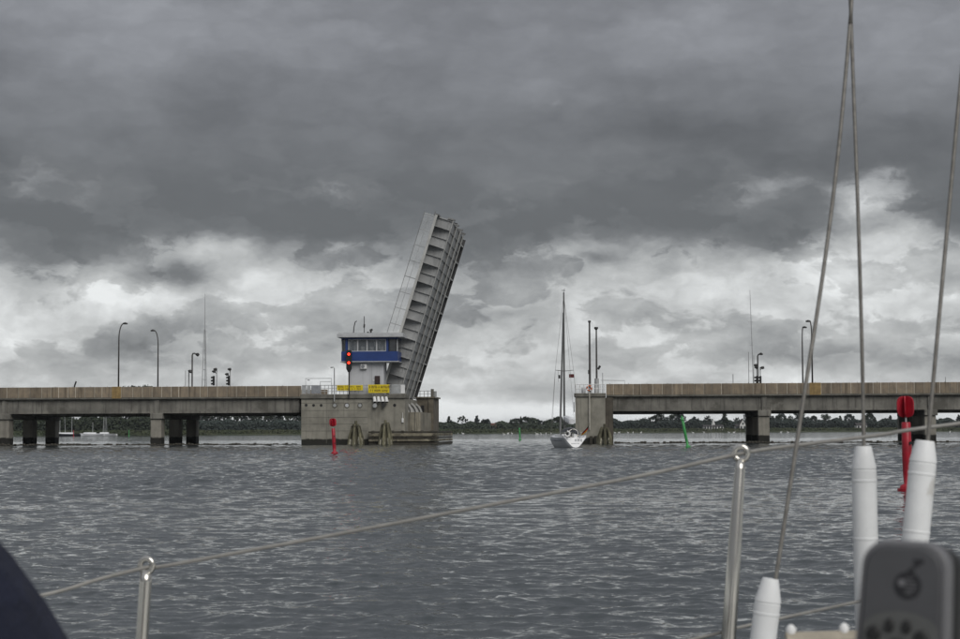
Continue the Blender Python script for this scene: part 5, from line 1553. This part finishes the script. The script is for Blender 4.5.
front = rounded(48, 41, -150, 92, 24)
shell([(rounded(46, 39, -148, 90, 23), 0), (front, 5), (rounded(50, 43, -152, 94, 25), 16)], grey_plastic2, 'rim', gp)
shell([(rounded(40, 34, -140, 84, 20), -3.0), (rounded(43, 36.5, -143, 87, 21), -0.5)], grey_plastic, 'face', gp)
shell([(rounded(50, 43, -152, 93, 24), 16.2), (rounded(54, 47, -156, 92, 24), 40), (rounded(52, 45, -154, 88, 22), 90)], black_plastic, 'back_case', gp)
pad = [(-39, -130), (39, -130), (35, 12), (28, 20), (14, 25), (0, 26.5), (-14, 25), (-27, 20), (-34.5, 12)]
shell([(pad, -4.2), (pad, -2.8)], keypad_m, 'keypad', gp, False)
for k, (a, b, ra, rb) in enumerate(((-24, 4, 7, 7.5), (-9.5, 12.5, 4.5, 6.5), (6.5, 12.5, 4.5, 6.5), (20.5, 3, 7, 7))):
    out = [(a + ra * math.cos(q * .524), b + rb * math.sin(q * .524)) for q in range(12)]
    shell([([(a + (x - a) * .7, b + (y - b) * .7) for x, y in out], -7.5), (out, -6), (out, -4)], black_plastic, 'key', gp)
out = [(-2 + 13 * math.cos(q * .3927), -12 + 13 * math.sin(q * .3927)) for q in range(16)]
shell([([(x * .8, -12 + (y + 12) * .8) for x, y in out], -8), (out, -6), (out, -4)], black_plastic, 'thumb_key', gp)
# round emblem with bars, and the slanting mark above it
em = shell([([(5 + 13 * math.cos(q * .2618), 50.5 + 13 * math.sin(q * .2618)) for q in range(24)], -3.25), ([(5 + 13 * math.cos(q * .2618), 50.5 + 13 * math.sin(q * .2618)) for q in range(24)], -3.05)], emblem_m, 'emblem', gp, False)
for b, w_ in ((57, 5), (53.5, 8), (50, 9), (46.5, 8), (43.5, 5)):
    o_ = [(5 - 2, b - .5), (5 + w_, b - .5), (5 + w_, b + .5), (5 - 2, b + .5)]; shell([(o_, -3.5), (o_, -3.3)], grey_plastic2, 'emblem_bar', em, False)
o_ = [(-.5 + 3.5 * math.cos(q * .5236), 53 + 3.5 * math.sin(q * .5236)) for q in range(12)]; shell([(o_, -3.5), (o_, -3.3)], grey_plastic2, 'emblem_bar', em, False)
for a, b, r_ in ((8, 65, 3.2), (12, 70, 3.0), (16, 73.5, 3.4), (11, 74.5, 2.2)):
    o_ = [(a + r_ * math.cos(q * .5236), b + r_ * .75 * math.sin(q * .5236)) for q in range(12)]; shell([(o_, -3.3), (o_, -3.05)], emblem_m, 'emblem', gp, False)
mb = MB(); b0 = Vector(GP(0, -100, 40)); mb.tube([b0, b0 + Vector((0, .05, -.06)), (b0.x, b0.y + .05, 1.26)], [.016, .014, .018], 10); part('bracket', mb, black_plastic, gp)

# ---------------------------------------------------------------- person in a navy jacket, just inside the left edge
def person():
    PD = 1.25
    sh_r = FP(-76, 551, PD)                    # right shoulder joint
    root = sh_r + Vector((-.21, 0.02, 0.0)); zs = sh_r.z
    seat = 1.27
    J = {}; R_ = {}; E = []
    def j(n, p, r_, par=None):
        J[n] = Vector(p); R_[n] = r_
        if par: E.append((par, n))
    cx, cy = root.x, root.y
    j('pelvis', (cx, cy - .05, seat + .13), (.17, .13)); j('belly', (cx, cy - .04, seat + .28), (.165, .125), 'pelvis'); j('chest', (cx, cy - .01, zs - .12), (.175, .125), 'belly')
    j('collar', (cx, cy, zs + .03), (.11, .09), 'chest'); j('neck', (cx, cy + .02, zs + .11), (.048, .052), 'collar')
    j('jaw', (cx, cy + .04, zs + .18), (.060, .080), 'neck'); j('head', (cx, cy + .035, zs + .27), (.078, .098), 'jaw'); j('crown', (cx, cy + .02, zs + .345), (.05, .06), 'head')
    for sg, n in ((1, 'r'), (-1, 'l')):
        j('sh' + n, (cx + sg * .195, cy, zs - .02), (.088, .085), 'collar')
        j('ua' + n, (cx + sg * .262, cy + .05, zs - .15), (.084, .080), 'sh' + n)
        j('el' + n, (cx + sg * .265, cy + .12, zs - .30), (.066, .066), 'ua' + n)
        j('fa' + n, (cx + sg * .22, cy + .25, zs - .37), (.054, .05), 'el' + n); j('wr' + n, (cx + sg * .16, cy + .35, zs - .40), (.036, .032), 'fa' + n)
        j('pa' + n, (cx + sg * .14, cy + .42, zs - .41), (.042, .022), 'wr' + n)
        for q in range(4):
            o = (q - 1.5) * .019; j('f%s%d' % (n, q), (cx + sg * (.125 + o), cy + .475, zs - .425), (.0095, .0095), 'pa' + n); j('g%s%d' % (n, q), (cx + sg * (.125 + o), cy + .50 + .01 * (q in (1, 2)), zs - .455), (.008, .008), 'f%s%d' % (n, q))
        j('t' + n, (cx + sg * .09, cy + .43, zs - .425), (.011, .011), 'pa' + n); j('u' + n, (cx + sg * .075, cy + .465, zs - .44), (.009, .009), 't' + n)
        j('hip' + n, (cx + sg * .1, cy - .0, seat + .10), (.10, .10), 'pelvis'); j('kn' + n, (cx + sg * .13, cy + .42, seat + .11), (.075, .075), 'hip' + n)
        j('sk' + n, (cx + sg * .13, cy + .46, seat - .12), (.062, .062), 'kn' + n); j('an' + n, (cx + sg * .13, cy + .44, seat - .3), (.045, .045), 'sk' + n); j('to' + n, (cx + sg * .14, cy + .58, seat - .33), (.042, .035), 'an' + n)
    names = list(J); me = bpy.data.meshes.new('person')
    base = Vector((cx, cy, seat))
    me.from_pydata([J[n] - base for n in names], [(names.index(a), names.index(b)) for a, b in E], [])
    o = bpy.data.objects.new('person', me); COL.objects.link(o); o.location = base
    bpy.context.view_layer.objects.active = o
    md = o.modifiers.new('skin', 'SKIN'); md.use_smooth_shade = True
    sv = me.skin_vertices[0].data
    for i_, n in enumerate(names): sv[i_].radius = R_[n]; sv[i_].use_root = (n == 'pelvis')
    o.modifiers.new('sub', 'SUBSURF').levels = 2; o.modifiers['sub'].render_levels = 2
    dg = bpy.context.evaluated_depsgraph_get(); ev = o.evaluated_get(dg)
    m2 = bpy.data.meshes.new_from_object(ev); o.modifiers.clear(); o.data = m2
    m2.materials.clear()
    for m_ in (mat('navy_jacket', (0.004, 0.007, 0.024), .85, var=.2, scale=14, bump=.5, bscale=30), mat('skin', (0.45, 0.27, 0.19), .55, var=.06, scale=20), mat('dark_trousers', (0.02, 0.02, 0.022), .9)): m2.materials.append(m_)
    for p_ in m2.polygons:
        q = p_.center + base
        p_.material_index = 1 if (q.z > zs + .10 or q.y > cy + .365 and q.z > seat + .14) else (2 if q.z < seat + .2 and q.y > cy + .08 or q.z < seat - .02 else 0)
        p_.use_smooth = True
    tag(o, 'shoulder of a person in a navy blue jacket at the lower left edge', 'person')
    BASE[o.name] = base
    mb = MB()                                  # short hair, ears, nose
    prof = []
    for k in range(9):
        a = math.pi * .62 * k / 8
        prof.append((math.sin(a) * .092, math.cos(a) * .1))
    vs = []; fs = []
    for (r_, h) in prof:
        for q in range(16):
            t_ = q / 16 * 2 * math.pi; vs.append((cx + r_ * math.cos(t_) * .92, cy + .015 + r_ * 1.12 * math.sin(t_) - (.03 if h < .02 else 0), zs + .285 + h))
    for k in range(8):
        for q in range(16): fs.append((k * 16 + q, k * 16 + (q + 1) % 16, (k + 1) * 16 + (q + 1) % 16, (k + 1) * 16 + q))
    mb.add(vs, fs); part('hair', mb, mat('brown_hair', (0.06, 0.04, 0.028), .8, var=.3, scale=40), o, True)
    mb = MB(); mb.tube([(cx, cy + .125, zs + .27), (cx, cy + .155, zs + .235), (cx, cy + .13, zs + .225)], [.009, .014, .012], 8); part('nose', mb, MATS['skin'], o, True)
    for sg in (-1, 1):
        mb = MB(); mb.disc((cx + sg * .083, cy + .03, zs + .255), (1, 0, 0), .03, .014, 10); part('ear', mb, MATS['skin'], o, True)
    mb = MB(); mb.torus((cx, cy + .01, zs + .07), (0, .15, 1), .085, .032, 20, 8); part('collar', mb, MATS['navy_jacket'], o, True)


person()

# ================================================================ thin sea air
hm = bpy.data.materials.new('sea_air'); hm.use_nodes = True
hn = N(hm.node_tree); hm.node_tree.nodes.clear()
pv = hn.new('ShaderNodeVolumePrincipled'); pv.inputs['Color'].default_value = (.80, .86, .92, 1); pv.inputs['Density'].default_value = 0.00005; pv.inputs['Anisotropy'].default_value = 0.0
ho = hn.new('ShaderNodeOutputMaterial'); hm.node_tree.links.new(pv.outputs[0], ho.inputs['Volume'])
mb = MB(); mb.box(-9600, 9600, -9600, 9600, -4, 42)
solo('haze', mb, hm, 'thin pale sea haze over the water', 'haze', kind='stuff')
